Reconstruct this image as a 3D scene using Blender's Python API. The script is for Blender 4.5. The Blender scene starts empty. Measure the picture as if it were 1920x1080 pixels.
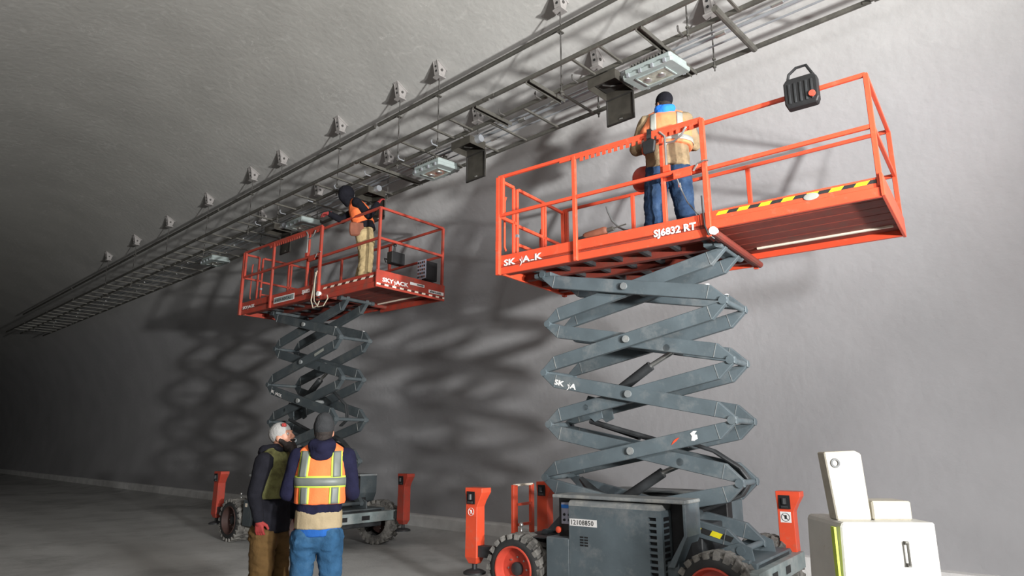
import bpy, bmesh, math, random
from mathutils import Vector, Matrix, noise
from mathutils.bvhtree import BVHTree
random.seed(7)
PI = math.pi
S = bpy.context.scene
COL = S.collection
V = Vector

# ---------------------------------------------------------------- camera, light, exposure
AT = -0.079                                   # direction of the tunnel against the lifts
cd = bpy.data.cameras.new('camera'); cam = bpy.data.objects.new('camera', cd); COL.objects.link(cam)
yaw, pit = 0.6662, 0.2320
F = V((-math.sin(yaw)*math.cos(pit), math.cos(yaw)*math.cos(pit), math.sin(pit)))
Rv = V((math.cos(yaw), math.sin(yaw), 0)); Uv = Rv.cross(F)
M = Matrix((Rv, Uv, -F)).transposed().to_4x4(); M.translation = V((0, 0, 1.68))
cam.matrix_world = M
cd.sensor_fit = 'HORIZONTAL'; cd.sensor_width = 36; cd.lens = 1241.8/1920*36; cd.clip_end = 300
S.camera = cam
S.view_settings.view_transform = 'Standard'; S.view_settings.look = 'None'
S.view_settings.exposure = -0.02; S.view_settings.gamma = 1.0; S.view_settings.use_curve_mapping = False
w = bpy.data.worlds.new('world'); S.world = w; w.use_nodes = True
w.node_tree.nodes['Background'].inputs[0].default_value = (.5, .55, .6, 1)
w.node_tree.nodes['Background'].inputs[1].default_value = 0.02

def spot(name, loc, target, power, radius, angle, blend=.9, color=(1, 1, 1)):
    l = bpy.data.lights.new(name, 'SPOT'); l.energy = power; l.shadow_soft_size = radius
    l.spot_size = math.radians(angle); l.spot_blend = blend; l.color = color
    o = bpy.data.objects.new(name, l); COL.objects.link(o); o.location = loc
    o.rotation_euler = (V(target)-V(loc)).to_track_quat('-Z', 'Y').to_euler()
    return o
# work light tower standing behind and to the right of the camera: its lamp heads; the last spot is an added fill
spot('work_or_fill_light', (5.8, 0.6, 2.1), (-7.5, 8.6, 3.4), 2300, .22, 84, 1, (1, .99, .97))
spot('work_or_fill_light', (5.0, 1.0, 4.4), (-7.0, 8.6, 0.3), 2400, .40, 84, 1, (.98, .99, 1))
spot('work_or_fill_light', (7.6, 1.4, 1.9), (-8.5, 5.0, 8.9), 14000, .22, 74, 1, (1, 1, .975))
spot('work_or_fill_light', (2.0, -2.0, 5.2), (-6.5, 7.5, 0.0), 620, .8, 95, 1, (1, .98, .95))  # added fill with no visible source, brightens the floor softly

# ---------------------------------------------------------------- materials
def mat(name, col, rough=.6, metal=0, var=.12, scale=6, bump=0, bscale=40, wear=None, wear_amt=.5, wear_scale=3, emit=None, col2=None):
    m = bpy.data.materials.new(name); m.use_nodes = True
    nt = m.node_tree; b = nt.nodes['Principled BSDF']
    b.inputs['Roughness'].default_value = rough; b.inputs['Metallic'].default_value = metal
    if rough >= .88: b.inputs['Specular IOR Level'].default_value = .12      # cloth and rubber
    tc = nt.nodes.new('ShaderNodeTexCoord')
    n = nt.nodes.new('ShaderNodeTexNoise'); n.inputs['Scale'].default_value = scale; n.inputs['Detail'].default_value = 6
    nt.links.new(tc.outputs['Object'], n.inputs['Vector'])
    r = nt.nodes.new('ShaderNodeValToRGB')
    c2 = col2 if col2 else tuple(min(1, c*(1+var)) for c in col)
    c1 = tuple(c*(1-var) for c in col)
    r.color_ramp.elements[0].position = .3; r.color_ramp.elements[1].position = .7
    r.color_ramp.elements[0].color = (*c1, 1); r.color_ramp.elements[1].color = (*c2, 1)
    nt.links.new(n.outputs['Fac'], r.inputs['Fac'])
    out = r.outputs['Color']
    if wear:
        n2 = nt.nodes.new('ShaderNodeTexNoise'); n2.inputs['Scale'].default_value = wear_scale; n2.inputs['Detail'].default_value = 9
        n2.inputs['Roughness'].default_value = .72
        nt.links.new(tc.outputs['Object'], n2.inputs['Vector'])
        r2 = nt.nodes.new('ShaderNodeValToRGB'); r2.color_ramp.elements[0].position = 1-wear_amt-.08; r2.color_ramp.elements[1].position = 1-wear_amt+.12
        nt.links.new(n2.outputs['Fac'], r2.inputs['Fac'])
        mx = nt.nodes.new('ShaderNodeMix'); mx.data_type = 'RGBA'
        nt.links.new(r2.outputs['Color'], mx.inputs['Factor']); nt.links.new(out, mx.inputs['A']); mx.inputs['B'].default_value = (*wear, 1)
        out = mx.outputs['Result']
    nt.links.new(out, b.inputs['Base Color'])
    if bump:
        n3 = nt.nodes.new('ShaderNodeTexNoise'); n3.inputs['Scale'].default_value = bscale; n3.inputs['Detail'].default_value = 5
        nt.links.new(tc.outputs['Object'], n3.inputs['Vector'])
        bp = nt.nodes.new('ShaderNodeBump'); bp.inputs['Strength'].default_value = bump; bp.inputs['Distance'].default_value = .02
        nt.links.new(n3.outputs['Fac'], bp.inputs['Height']); nt.links.new(bp.outputs['Normal'], b.inputs['Normal'])
    if emit:
        b.inputs['Emission Color'].default_value = (*emit[:3], 1); b.inputs['Emission Strength'].default_value = emit[3]
    return m

def concrete_mat():
    m = mat('tunnel_concrete', (.40, .395, .405), .85, 0, .07, .9, .35, 9)
    nt = m.node_tree; b = nt.nodes['Principled BSDF']; tc = [x for x in nt.nodes if x.type == 'TEX_COORD'][0]
    src = b.inputs['Base Color'].links[0].from_socket
    # hairline cracks with pale efflorescence, each running along the vault
    mp = nt.nodes.new('ShaderNodeMapping'); mp.inputs['Scale'].default_value = (.55, .9, .9); mp.inputs['Rotation'].default_value = (0, .5, .3)
    ns = nt.nodes.new('ShaderNodeTexNoise'); ns.inputs['Scale'].default_value = 1.6; ns.inputs['Detail'].default_value = 8; ns.inputs['Roughness'].default_value = .65
    nt.links.new(tc.outputs['Object'], mp.inputs['Vector']); nt.links.new(mp.outputs['Vector'], ns.inputs['Vector'])
    # iso-line of noise = crack line
    sb = nt.nodes.new('ShaderNodeMath'); sb.operation = 'SUBTRACT'; sb.inputs[1].default_value = .47
    ab = nt.nodes.new('ShaderNodeMath'); ab.operation = 'ABSOLUTE'
    rp = nt.nodes.new('ShaderNodeValToRGB'); rp.color_ramp.elements[0].position = 0; rp.color_ramp.elements[0].color = (1, 1, 1, 1)
    rp.color_ramp.elements[1].position = .0045; rp.color_ramp.elements[1].color = (0, 0, 0, 1)
    nt.links.new(ns.outputs['Fac'], sb.inputs[0]); nt.links.new(sb.outputs[0], ab.inputs[0]); nt.links.new(ab.outputs[0], rp.inputs['Fac'])
    msk = nt.nodes.new('ShaderNodeTexNoise'); msk.inputs['Scale'].default_value = 1.1; msk.inputs['Detail'].default_value = 4
    nt.links.new(tc.outputs['Object'], msk.inputs['Vector'])
    rm = nt.nodes.new('ShaderNodeValToRGB'); rm.color_ramp.elements[0].position = .52; rm.color_ramp.elements[1].position = .62
    nt.links.new(msk.outputs['Fac'], rm.inputs['Fac'])
    sx = nt.nodes.new('ShaderNodeSeparateXYZ'); nt.links.new(tc.outputs['Object'], sx.inputs[0])
    rz = nt.nodes.new('ShaderNodeMapRange'); rz.inputs['From Min'].default_value = 7.2; rz.inputs['From Max'].default_value = 7.6
    rz.inputs['To Max'].default_value = .85
    nt.links.new(sx.outputs['Z'], rz.inputs['Value'])
    m1 = nt.nodes.new('ShaderNodeMath'); m1.operation = 'MULTIPLY'; nt.links.new(rp.outputs['Color'], m1.inputs[0]); nt.links.new(rm.outputs['Color'], m1.inputs[1])
    m2 = nt.nodes.new('ShaderNodeMath'); m2.operation = 'MULTIPLY'; nt.links.new(m1.outputs[0], m2.inputs[0]); nt.links.new(rz.outputs[0], m2.inputs[1])
    # warmer, dustier vault; cool lilac wall
    rw = nt.nodes.new('ShaderNodeMapRange'); rw.inputs['From Min'].default_value = 5.4; rw.inputs['From Max'].default_value = 8.0
    nt.links.new(sx.outputs['Z'], rw.inputs['Value'])
    mw = nt.nodes.new('ShaderNodeMix'); mw.data_type = 'RGBA'; mw.blend_type = 'MULTIPLY'; mw.inputs['B'].default_value = (1.05, 1.04, .95, 1)
    nt.links.new(rw.outputs[0], mw.inputs['Factor']); nt.links.new(src, mw.inputs['A'])
    # fine pale streaks
    st = nt.nodes.new('ShaderNodeTexNoise'); st.inputs['Scale'].default_value = 7; st.inputs['Detail'].default_value = 8; st.inputs['Distortion'].default_value = 1.2
    nt.links.new(mp.outputs['Vector'], st.inputs['Vector'])
    rs = nt.nodes.new('ShaderNodeValToRGB'); rs.color_ramp.elements[0].position = .58; rs.color_ramp.elements[1].position = .75; rs.color_ramp.elements[1].color = (.35, .35, .35, 1)
    nt.links.new(st.outputs['Fac'], rs.inputs['Fac'])
    m3 = nt.nodes.new('ShaderNodeMath'); m3.operation = 'MULTIPLY'; nt.links.new(rs.outputs['Color'], m3.inputs[0]); nt.links.new(rw.outputs[0], m3.inputs[1])
    m4 = nt.nodes.new('ShaderNodeMath'); m4.operation = 'MAXIMUM'; nt.links.new(m2.outputs[0], m4.inputs[0]); nt.links.new(m3.outputs[0], m4.inputs[1])
    mx = nt.nodes.new('ShaderNodeMix'); mx.data_type = 'RGBA'; mx.inputs['B'].default_value = (.62, .61, .58, 1)
    nt.links.new(m4.outputs[0], mx.inputs['Factor']); nt.links.new(mw.outputs['Result'], mx.inputs['A'])
    nt.links.new(mx.outputs['Result'], b.inputs['Base Color'])
    return m

MT = {}
MT['concrete'] = concrete_mat()
MT['floor'] = mat('floor_concrete', (.50, .495, .48), .8, 0, .12, .8, .3, 30, (.30, .295, .285), .44, .45)
MT['kerb'] = mat('kerb_concrete', (.80, .79, .77), .85, 0, .12, 3, .25, 25, (.64, .63, .61), .35, 2)
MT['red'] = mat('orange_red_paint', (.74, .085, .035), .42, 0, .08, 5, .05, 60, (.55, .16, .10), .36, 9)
MT['red_dark'] = mat('darker_red_paint', (.40, .050, .030), .5, 0, .12, 5, .05, 60, (.24, .07, .05), .45, 7)  # darker copy of the red paint, used on the left lift
MT['grey_shaded'] = mat('shaded_grey_paint', (.062, .076, .083), .55, 0, .14, 4, .06, 40, (.11, .12, .12), .42, 3.5)  # grey darkened so the left lift's weak light is in its colour
MT['rim_dark'] = mat('dark_rim', (.06, .03, .025), .7, 0, .2, 6)  # darker rim colour for the wheels of the left lift
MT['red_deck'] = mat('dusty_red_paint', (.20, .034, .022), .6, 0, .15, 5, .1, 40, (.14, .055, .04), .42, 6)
MT['grey'] = mat('blue_grey_paint', (.098, .124, .138), .5, 0, .14, 4, .06, 40, (.18, .195, .20), .40, 3.5)
MT['greytop'] = mat('dusty_grey_cover', (.20, .215, .22), .65, 0, .12, 4, .1, 40, (.33, .33, .31), .45, 5)
MT['dark'] = mat('black_plastic', (.012, .012, .013), .55, 0, .3, 8)
MT['dirty'] = mat('greasy_black_steel', (.03, .032, .034), .5, 0, .5, 6, .1, 30)
MT['chrome'] = mat('bright_steel', (.62, .62, .60), .3, .9, .1, 10)
MT['galv'] = mat('dark_galvanised_steel', (.105, .10, .088), .5, .4, .22, 7, .05, 40, (.18, .17, .145), .38, 5)
MT['galvl'] = mat('bright_conduit', (.40, .42, .45), .35, .55, .1, 9)
MT['rod'] = mat('threaded_rod_steel', (.10, .095, .09), .55, .5, .2, 20)
MT['brk'] = mat('grey_bracket', (.33, .31, .30), .6, .2, .15, 14)
MT['white'] = mat('white_print', (.82, .80, .78), .6, 0, .05, 30)
MT['wprint'] = mat('worn_white_print', (.80, .78, .76), .6, 0, .05, 30, 0, 40, (.6, .25, .17), .40, 30)
MT['black_print'] = mat('black_print', (.02, .02, .02), .6, 0, .1, 30)
MT['yellow'] = mat('yellow_tape', (.85, .72, .02), .5, 0, .06, 20)
MT['maroon'] = mat('dark_red_tape', (.10, .02, .015), .6, 0, .2, 20)
MT['cream'] = mat('cream_tape', (.80, .70, .58), .6, 0, .08, 20)
MT['tyre'] = mat('dusty_rubber', (.13, .124, .115), .9, 0, .3, 9, .3, 50, (.30, .285, .26), .50, 5)
MT['tyre_side'] = mat('dark_rubber_sidewall', (.025, .025, .025), .75, 0, .3, 9)
MT['rim'] = mat('red_wheel_rim', (.58, .075, .045), .45, 0, .15, 6, .05, 40, (.5, .20, .15), .35, 7)
MT['lampbody'] = mat('pale_lamp_casting', (.33, .38, .37), .5, .15, .08, 10)
MT['glass'] = mat('lamp_reflector', (.62, .62, .52), .12, .6, .3, 14)
MT['boxsteel'] = mat('box_steel', (.085, .078, .066), .35, .5, .2, 8)
MT['boxdark'] = mat('box_inside', (.02, .018, .016), .7, 0, .3, 8)
MT['bluelabel'] = mat('blue_label', (.03, .22, .75), .5, 0, .05, 10)
MT['lilac'] = mat('lilac_panel', (.42, .42, .52), .5, 0, .08, 20)
MT['jeans'] = mat('blue_denim', (.026, .078, .155), .9, 0, .25, 9, .25, 60, (.05, .12, .215), .42, 5)
MT['darkjeans'] = mat('dark_denim', (.022, .045, .095), .9, 0, .25, 9, .25, 60, (.05, .085, .15), .42, 5)
MT['navy'] = mat('navy_fleece', (.012, .012, .030), .95, 0, .2, 12, .2, 70)
MT['blackcloth'] = mat('black_cotton', (.011, .011, .015), .95, 0, .2, 12, .2, 70)
MT['orangevest'] = mat('orange_hi_vis', (.86, .17, .045), .8, 0, .07, 9, .15, 60)
MT['fadedvest'] = mat('faded_orange_hi_vis', (.86, .24, .10), .85, 0, .10, 9, .15, 60, (.55, .22, .12), .35, 6)
MT['lime'] = mat('lime_tape', (.46, .58, .07), .7, 0, .05, 9)
MT['silver'] = mat('grey_reflective_tape', (.135, .15, .135), .5, 0, .10, 12)
MT['palesilver'] = mat('pale_reflective_tape', (.33, .34, .31), .5, 0, .10, 12)
MT['olive'] = mat('dirty_lime_vest', (.15, .15, .06), .9, 0, .25, 6, .15, 60, (.05, .045, .02), .5, 4)
MT['tan'] = mat('tan_canvas', (.27, .20, .12), .9, 0, .18, 8, .25, 50, (.15, .11, .065), .42, 6)
MT['khaki'] = mat('khaki_cotton', (.42, .32, .17), .9, 0, .15, 8, .25, 50)
MT['cream_cloth'] = mat('cream_cotton', (.34, .27, .17), .9, 0, .10, 12, .2, 60)
MT['bluecloth'] = mat('royal_blue_cotton', (.02, .095, .33), .9, 0, .15, 12, .2, 60)
MT['brightblue'] = mat('bright_blue_hood', (.015, .19, .75), .85, 0, .12, 12, .2, 60)
MT['browncloth'] = mat('brown_duck_canvas', (.10, .058, .022), .9, 0, .25, 7, .25, 50)
MT['skin'] = mat('skin', (.42, .20, .13), .55, 0, .07, 12)
MT['skin2'] = mat('brown_skin', (.30, .15, .095), .55, 0, .07, 12)
MT['hair'] = mat('dark_hair', (.018, .012, .010), .8, 0, .4, 40, .4, 120)
MT['greyknit'] = mat('grey_knit', (.33, .32, .31), .95, 0, .08, 20, .4, 120)
MT['charknit'] = mat('charcoal_knit', (.035, .036, .038), .95, 0, .15, 20, .4, 120)
MT['redglove'] = mat('red_work_glove', (.24, .022, .02), .8, 0, .2, 14)
MT['eye'] = mat('eye_white', (.35, .32, .30), .3, 0, .03, 30)
MT['leather'] = mat('brown_leather', (.20, .065, .035), .7, 0, .25, 9)
MT['boot'] = mat('brown_boot', (.11, .07, .04), .7, 0, .25, 9)
MT['machine'] = mat('off_white_paint', (.55, .54, .50), .5, 0, .04, 8, 0, 40, (.40, .35, .25), .33, 9)
MT['beige'] = mat('beige_paint', (.44, .41, .34), .55, 0, .08, 6, .05, 40, (.28, .22, .15), .36, 8)
MT['hose'] = mat('cream_hose', (.48, .43, .33), .6, 0, .1, 12)
MT['greyhose'] = mat('grey_hose', (.16, .17, .17), .6, 0, .1, 12)
MT['teal'] = mat('blue_grey_galvanised_bar', (.24, .29, .29), .5, .1, .18, 7, .05, 40, (.35, .37, .36), .45, 4)

# ---------------------------------------------------------------- mesh helpers
class MB:
    def __init__(s): s.v = []; s.f = []; s.mi = []
    def add(s, vs, fs, m=0):
        k = len(s.v); s.v += [tuple(x) for x in vs]; s.f += [tuple(i+k for i in f) for f in fs]; s.mi += [m]*len(fs)
    def box(s, a, b, m=0):
        x0, y0, z0 = a; x1, y1, z1 = b
        s.add([(x0, y0, z0), (x1, y0, z0), (x1, y1, z0), (x0, y1, z0), (x0, y0, z1), (x1, y0, z1), (x1, y1, z1), (x0, y1, z1)],
              [(0, 3, 2, 1), (4, 5, 6, 7), (0, 1, 5, 4), (1, 2, 6, 5), (2, 3, 7, 6), (3, 0, 4, 7)], m); return s
    def bar(s, p, q, w, h, up=(0, 0, 1), m=0):
        p, q = V(p), V(q); d = (q-p).normalized(); up = V(up)
        if abs(d.dot(up)) > .98: up = V((0, 1, 0))
        x = d.cross(up).normalized(); y = x.cross(d)
        vs = []
        for c in (p, q):
            for a, b in ((-1, -1), (1, -1), (1, 1), (-1, 1)): vs.append(c+x*(a*w/2)+y*(b*h/2))
        s.add(vs, [(0, 1, 2, 3), (7, 6, 5, 4), (0, 4, 5, 1), (1, 5, 6, 2), (2, 6, 7, 3), (3, 7, 4, 0)], m); return s
    def tube(s, pts, r, n=8, m=0, cap=True):
        pts = [V(p) for p in pts]; rs = r if isinstance(r, (list, tuple)) else [r]*len(pts)
        k = len(s.v); prev = None; vs = []
        for i, p in enumerate(pts):
            d = (pts[min(i+1, len(pts)-1)]-pts[max(i-1, 0)]).normalized()
            if prev is None:
                a = V((0, 0, 1)) if abs(d.z) < .9 else V((1, 0, 0)); x = d.cross(a).normalized()
            else: x = (prev-d*prev.dot(d)).normalized()
            prev = x; y = d.cross(x)
            for j in range(n):
                t = 2*PI*j/n; vs.append(p+(x*math.cos(t)+y*math.sin(t))*rs[i])
        fs = []
        for i in range(len(pts)-1):
            for j in range(n):
                a, b = i*n+j, i*n+(j+1) % n; fs.append((a, b, b+n, a+n))
        if cap: fs.append(tuple(range(n-1, -1, -1))); fs.append(tuple((len(pts)-1)*n+j for j in range(n)))
        s.add(vs, fs, m); return s
    def prism(s, poly, o, ax, ay, az, t, m=0):
        "poly in the ax-ay plane at o, thickness t along az"
        o, ax, ay, az = V(o), V(ax), V(ay), V(az); n = len(poly)
        vs = [o+ax*a+ay*b for a, b in poly]+[o+ax*a+ay*b+az*t for a, b in poly]
        fs = [tuple(range(n-1, -1, -1)), tuple(range(n, 2*n))]+[(i, (i+1) % n, (i+1) % n+n, i+n) for i in range(n)]
        s.add(vs, fs, m); return s
    def lathe(s, prof, o, ax, n=24, m=0, cap=False):
        "prof = [(distance along ax, radius)]"
        o, ax = V(o), V(ax).normalized(); a = V((0, 0, 1)) if abs(ax.z) < .9 else V((1, 0, 0)); x = ax.cross(a).normalized(); y = ax.cross(x)
        vs = []
        for h, r in prof:
            for j in range(n): t = 2*PI*j/n; vs.append(o+ax*h+(x*math.cos(t)+y*math.sin(t))*r)
        fs = [(i*n+j, i*n+(j+1) % n, (i+1)*n+(j+1) % n, (i+1)*n+j) for i in range(len(prof)-1) for j in range(n)]
        if cap: fs += [tuple(range(n-1, -1, -1)), tuple((len(prof)-1)*n+j for j in range(n))]
        s.add(vs, fs, m); return s
    def ell(s, c, r, n=14, k=9, rot=None, m=0):
        c = V(c); r = V(r) if hasattr(r, '__len__') else V((r, r, r)); vs = [c+V((0, 0, r.z))]
        R3 = rot if rot else Matrix.Identity(3)
        vs = [c+R3@V((0, 0, r.z))]
        for i in range(1, k):
            a = PI*i/k
            for j in range(n):
                t = 2*PI*j/n; vs.append(c+R3@V((r.x*math.sin(a)*math.cos(t), r.y*math.sin(a)*math.sin(t), r.z*math.cos(a))))
        vs.append(c+R3@V((0, 0, -r.z)))
        fs = [(0, 1+j, 1+(j+1) % n) for j in range(n)]
        for i in range(k-2):
            for j in range(n): a = 1+i*n+j; b = 1+i*n+(j+1) % n; fs.append((a, a+n, b+n, b))
        L = len(vs)-1; fs += [(L, 1+(k-2)*n+(j+1) % n, 1+(k-2)*n+j) for j in range(n)]
        s.add(vs, fs, m); return s
    def caps(s, p, q, r1, r2, n=14):
        "tapered capsule"
        p, q = V(p), V(q); d = (q-p).normalized()
        pts = []; rs = []
        for a in (90, 60, 30, 0):
            t = math.radians(a); pts.append(p-d*r1*math.sin(t)); rs.append(max(r1*math.cos(t), 1e-4))
        for a in (0, 30, 60, 90):
            t = math.radians(a); pts.append(q+d*r2*math.sin(t)); rs.append(max(r2*math.cos(t), 1e-4))
        s.tube(pts, rs, n); return s
    def loft(s, rings, n=24, sq=1.0):
        "rings = [(centre, rx, ry)] along a spine; sections are ellipses across the spine"
        C = [V(r[0]) for r in rings]; vs = []
        for i, (c, rx, ry) in enumerate(rings):
            d = (C[min(i+1, len(C)-1)]-C[max(i-1, 0)]).normalized()
            x = V((1, 0, 0)); x = (x-d*x.dot(d)).normalized(); y = d.cross(x)
            for j in range(n):
                t = 2*PI*j/n; ct, st = math.cos(t), math.sin(t)
                vs.append(C[i]+x*(rx*math.copysign(abs(ct)**sq, ct))+y*(ry*math.copysign(abs(st)**sq, st)))
        fs = [(i*n+j, i*n+(j+1) % n, (i+1)*n+(j+1) % n, (i+1)*n+j) for i in range(len(rings)-1) for j in range(n)]
        fs += [tuple(range(n-1, -1, -1)), tuple((len(rings)-1)*n+j for j in range(n))]
        s.add(vs, fs); return s
    def build(s, name, mats, parent=None, bevel=0, smooth=False, loc=None):
        me = bpy.data.meshes.new(name); me.from_pydata(s.v, [], s.f)
        if not isinstance(mats, (list, tuple)): mats = [mats]
        for m in mats: me.materials.append(MT[m] if isinstance(m, str) else m)
        me.polygons.foreach_set('material_index', s.mi)
        bm = bmesh.new(); bm.from_mesh(me); bmesh.ops.recalc_face_normals(bm, faces=bm.faces); bm.to_mesh(me); bm.free()
        if smooth:
            me.polygons.foreach_set('use_smooth', [True]*len(me.polygons))
            if smooth != 'all': me.set_sharp_from_angle(angle=math.radians(38))
        me.update()
        o = bpy.data.objects.new(name, me); COL.objects.link(o)
        if parent: o.parent = parent
        if loc is not None: o.location = loc
        if bevel:
            b = o.modifiers.new('bevel', 'BEVEL'); b.width = bevel; b.segments = 1; b.limit_method = 'ANGLE'; b.angle_limit = math.radians(50)
        return o

def tag(o, label=None, cat=None, group=None, kind=None):
    for k, v in (('label', label), ('category', cat), ('group', group), ('kind', kind)):
        if v: o[k] = v
    return o
def empty(name, loc, rz, label, cat, group=None):
    o = bpy.data.objects.new(name, None); COL.objects.link(o); o.location = loc; o.rotation_euler = (0, 0, rz); o.empty_display_size = .2
    return tag(o, label, cat, group)

def text(name, body, size, origin, ax, ay, mname, parent, depth=.001, bold=.0, shear=0, sx=1):
    cu = bpy.data.curves.new(name, 'FONT'); cu.body = body; cu.size = size; cu.offset = bold; cu.shear = shear; cu.extrude = depth
    cu.resolution_u = 2
    t = bpy.data.objects.new(name+'_tmp', cu); COL.objects.link(t)
    dg = bpy.context.evaluated_depsgraph_get(); me = bpy.data.meshes.new_from_object(t.evaluated_get(dg))
    bpy.data.objects.remove(t); bpy.data.curves.remove(cu)
    ax, ay = V(ax).normalized(), V(ay).normalized(); az = ax.cross(ay); o0 = V(origin)
    for v in me.vertices:
        c = v.co.copy(); v.co = o0+ax*c.x*sx+ay*c.y+az*c.z
    me.materials.clear(); me.materials.append(MT[mname]); me.update()
    o = bpy.data.objects.new(name, me); COL.objects.link(o); o.parent = parent
    return o

def T(u, v, z):                                # tunnel coordinates to world
    c, s = math.cos(AT), math.sin(AT); return V((c*u-s*v, s*u+c*v, z))

# ---------------------------------------------------------------- the tunnel
CV, CZ, RR = 3.2, 2.05, 6.1
U0, U1 = -75.0, 14.0
def arc(name, a0, a1, steps, ul):
    mb = MB(); vs = []; us = [U0+(U1-U0)*i/ul for i in range(ul+1)]
    for u in us:
        for k in range(steps+1):
            a = math.radians(a0+(a1-a0)*k/steps); r = RR+.018*noise.noise(V((u*.5, a*4, 3)))
            vs.append(T(u, CV+r*math.cos(a), CZ+r*math.sin(a)))
    n = steps+1
    mb.add(vs, [(i*n+k, (i+1)*n+k, (i+1)*n+k+1, i*n+k+1) for i in range(ul) for k in range(steps)])
    return tag(mb.build(name, 'concrete', smooth='all'), kind='structure')
amin = -19.65
arc('wall_back', amin, 42, 40, 120)
arc('ceiling', 42, 138, 56, 120)
arc('wall_front', 138, 180-amin, 40, 120)
for nm, u in (('wall_left', U0), ('wall_right', U1)):
    mb = MB(); pts = [T(u, CV+(RR+.1)*math.cos(math.radians(amin+(180-2*amin)*k/40)), CZ+(RR+.1)*math.sin(math.radians(amin+(180-2*amin)*k/40))) for k in range(41)]
    mb.add(pts, [tuple(range(41))]); tag(mb.build(nm, 'concrete'), kind='structure')
mb = MB(); mb.prism([(0, -2.7), (U1-U0, -2.7), (U1-U0, 9.0), (0, 9.0)], T(U0, 0, -.25), T(1, 0, 0), T(0, 1, 0), (0, 0, 1), .25)
tag(mb.build('floor', 'floor'), kind='structure')
# raised kerb along the foot of the wall, cast in lengths
kerb = MB(); u = U0
k_u = []
while u < U1: k_u.append(u); u += 3.0
kr = MB(); kr.prism([(0, 8.98), (U1-U0, 8.98), (U1-U0, 9.35), (0, 9.35)], T(U0, 0, 0), T(1, 0, 0), T(0, 1, 0), (0, 0, 1), .25)
kobj = tag(kr.build('trim_1', 'kerb'), kind='structure')
for i, u in enumerate(k_u):
    m1 = MB(); L3 = 2.985
    m1.prism([(8.86, 0), (8.88, .29), (8.91, .32), (9.34, .33), (9.34, 0)], T(u, 0, 0), T(0, 1, 0), (0, 0, 1), T(1, 0, 0), L3)
    m1.build('kerb_block', 'kerb', kobj)

gt = MB(); gt.prism([(8.2, 0.0), (8.5, .03), (8.855, .11), (8.9, 0)], T(U0, 0, 0), T(0, 1, 0), (0, 0, 1), T(1, 0, 0), U1-U0)
tag(gt.build('trim_2', 'floor'), kind='structure')

# ---------------------------------------------------------------- overhead cable ladder
ZT = 6.1
VU, VM, VL = 5.57, 6.05, 6.83
tray = empty('cable_ladder', (0, 0, 0), 0, 'long dark steel cable ladder with three rails hung under the vault', 'cable tray')
def rail(v, z, ua, ub, gap=None):
    segs = []; x = ub; 
    while x > ua: segs.append((max(ua, x-3.05), x)); x -= 3.05
    for a, b in segs:
        m = MB(); m.bar(T(a+.015, v, z+.0), T(b-.015, v, z), .008, .050); m.bar(T(a+.015, v+.012, z+.022), T(b-.015, v+.012, z+.022), .028, .006); m.bar(T(a+.015, v+.012, z-.022), T(b-.015, v+.012, z-.022), .028, .006)
        m.build('rail', 'galv', tray)
rail(VU, ZT, -33, 3.6); rail(VM, ZT, -33, 4.2); rail(VL, ZT, -33, 4.8)
for v, off in ((VU, 3.6), (VM, 4.2), (VL, 4.8)):
    x = off-3.05
    while x > -33:
        m = MB(); m.bar(T(x-.09, v-.008, ZT), T(x+.09, v-.008, ZT), .008, .040); m.build('splice_plate', 'galv', tray); x -= 3.05
um = [3.2, 2.5, 1.9, 1.1, .5, -.3, -.9, -1.7, -2.37, -3.25, -3.81, -4.2, -4.84, -5.79, -6.36, -6.75, -7.42, -8.4, -9.02, -9.34, -9.84, -10.55, -11.25, -12.16, -12.77]
ml = [3.6, 3.0, 2.2, 1.6, .9, .1, -.6, -1.3, -2.53, -4.78, -5.4, -6.01, -6.59, -7.41, -8.05, -9.25, -9.9, -10.7, -11.5, -12.3]
x = -13.3
while x > -32: um.append(x); ml.append(x+.1); x -= .68
thick = {-2.37: 0, -3.25: 2, -4.84: 1, -5.79: 1, -8.4: 2}
def rung(u, va, vb, w, h, ext=0):
    m = MB()
    if w > .05:
        w *= .8
        m.bar(T(u, va, ZT-.035), T(u, vb+ext, ZT-.035), .008, h); m.bar(T(u-.5*w, va, ZT-.035+h/2), T(u-.5*w, vb+ext, ZT-.035+h/2), w, .008)
        m.bar(T(u-w, va, ZT-.035), T(u-w, vb+ext, ZT-.035), .008, h)
    else: m.bar(T(u, va, ZT-.012), T(u, vb+ext, ZT-.012), w*.75, h*.75)
    m.build('rung', 'galv', tray)
for u in um:
    k = thick.get(u, -1)
    if k == 2: rung(u, VU, VL, .085, .05)
    elif k == 1: rung(u, VU, VM, .085, .05, .22)
    else: rung(u, VU, VM, .035, .035, .03)
for u in ml:
    if u == -2.53:
        m = MB(); m.tube([T(u, VM-.22, ZT-.03), T(u, VL, ZT-.03)], .036, 10); m.build('rung', 'galv', tray)
    else: rung(u, VM, VL, .035, .035)
# small clips hooked on the middle rail
for u in (-3.0, -4.45, -5.05, -5.7, -6.4, -7.1, -7.9, -8.8, -9.7, -10.6, -11.6, -12.6):
    m = MB(); m.tube([T(u, VM-.13, ZT+.03), T(u+.01, VM-.15, ZT+.0), T(u, VM-.12, ZT-.03), T(u, VM-.02, ZT-.03)], .011, 6)
    m.build('clip', 'galvl' if u < -7 else 'rod', tray)
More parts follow.
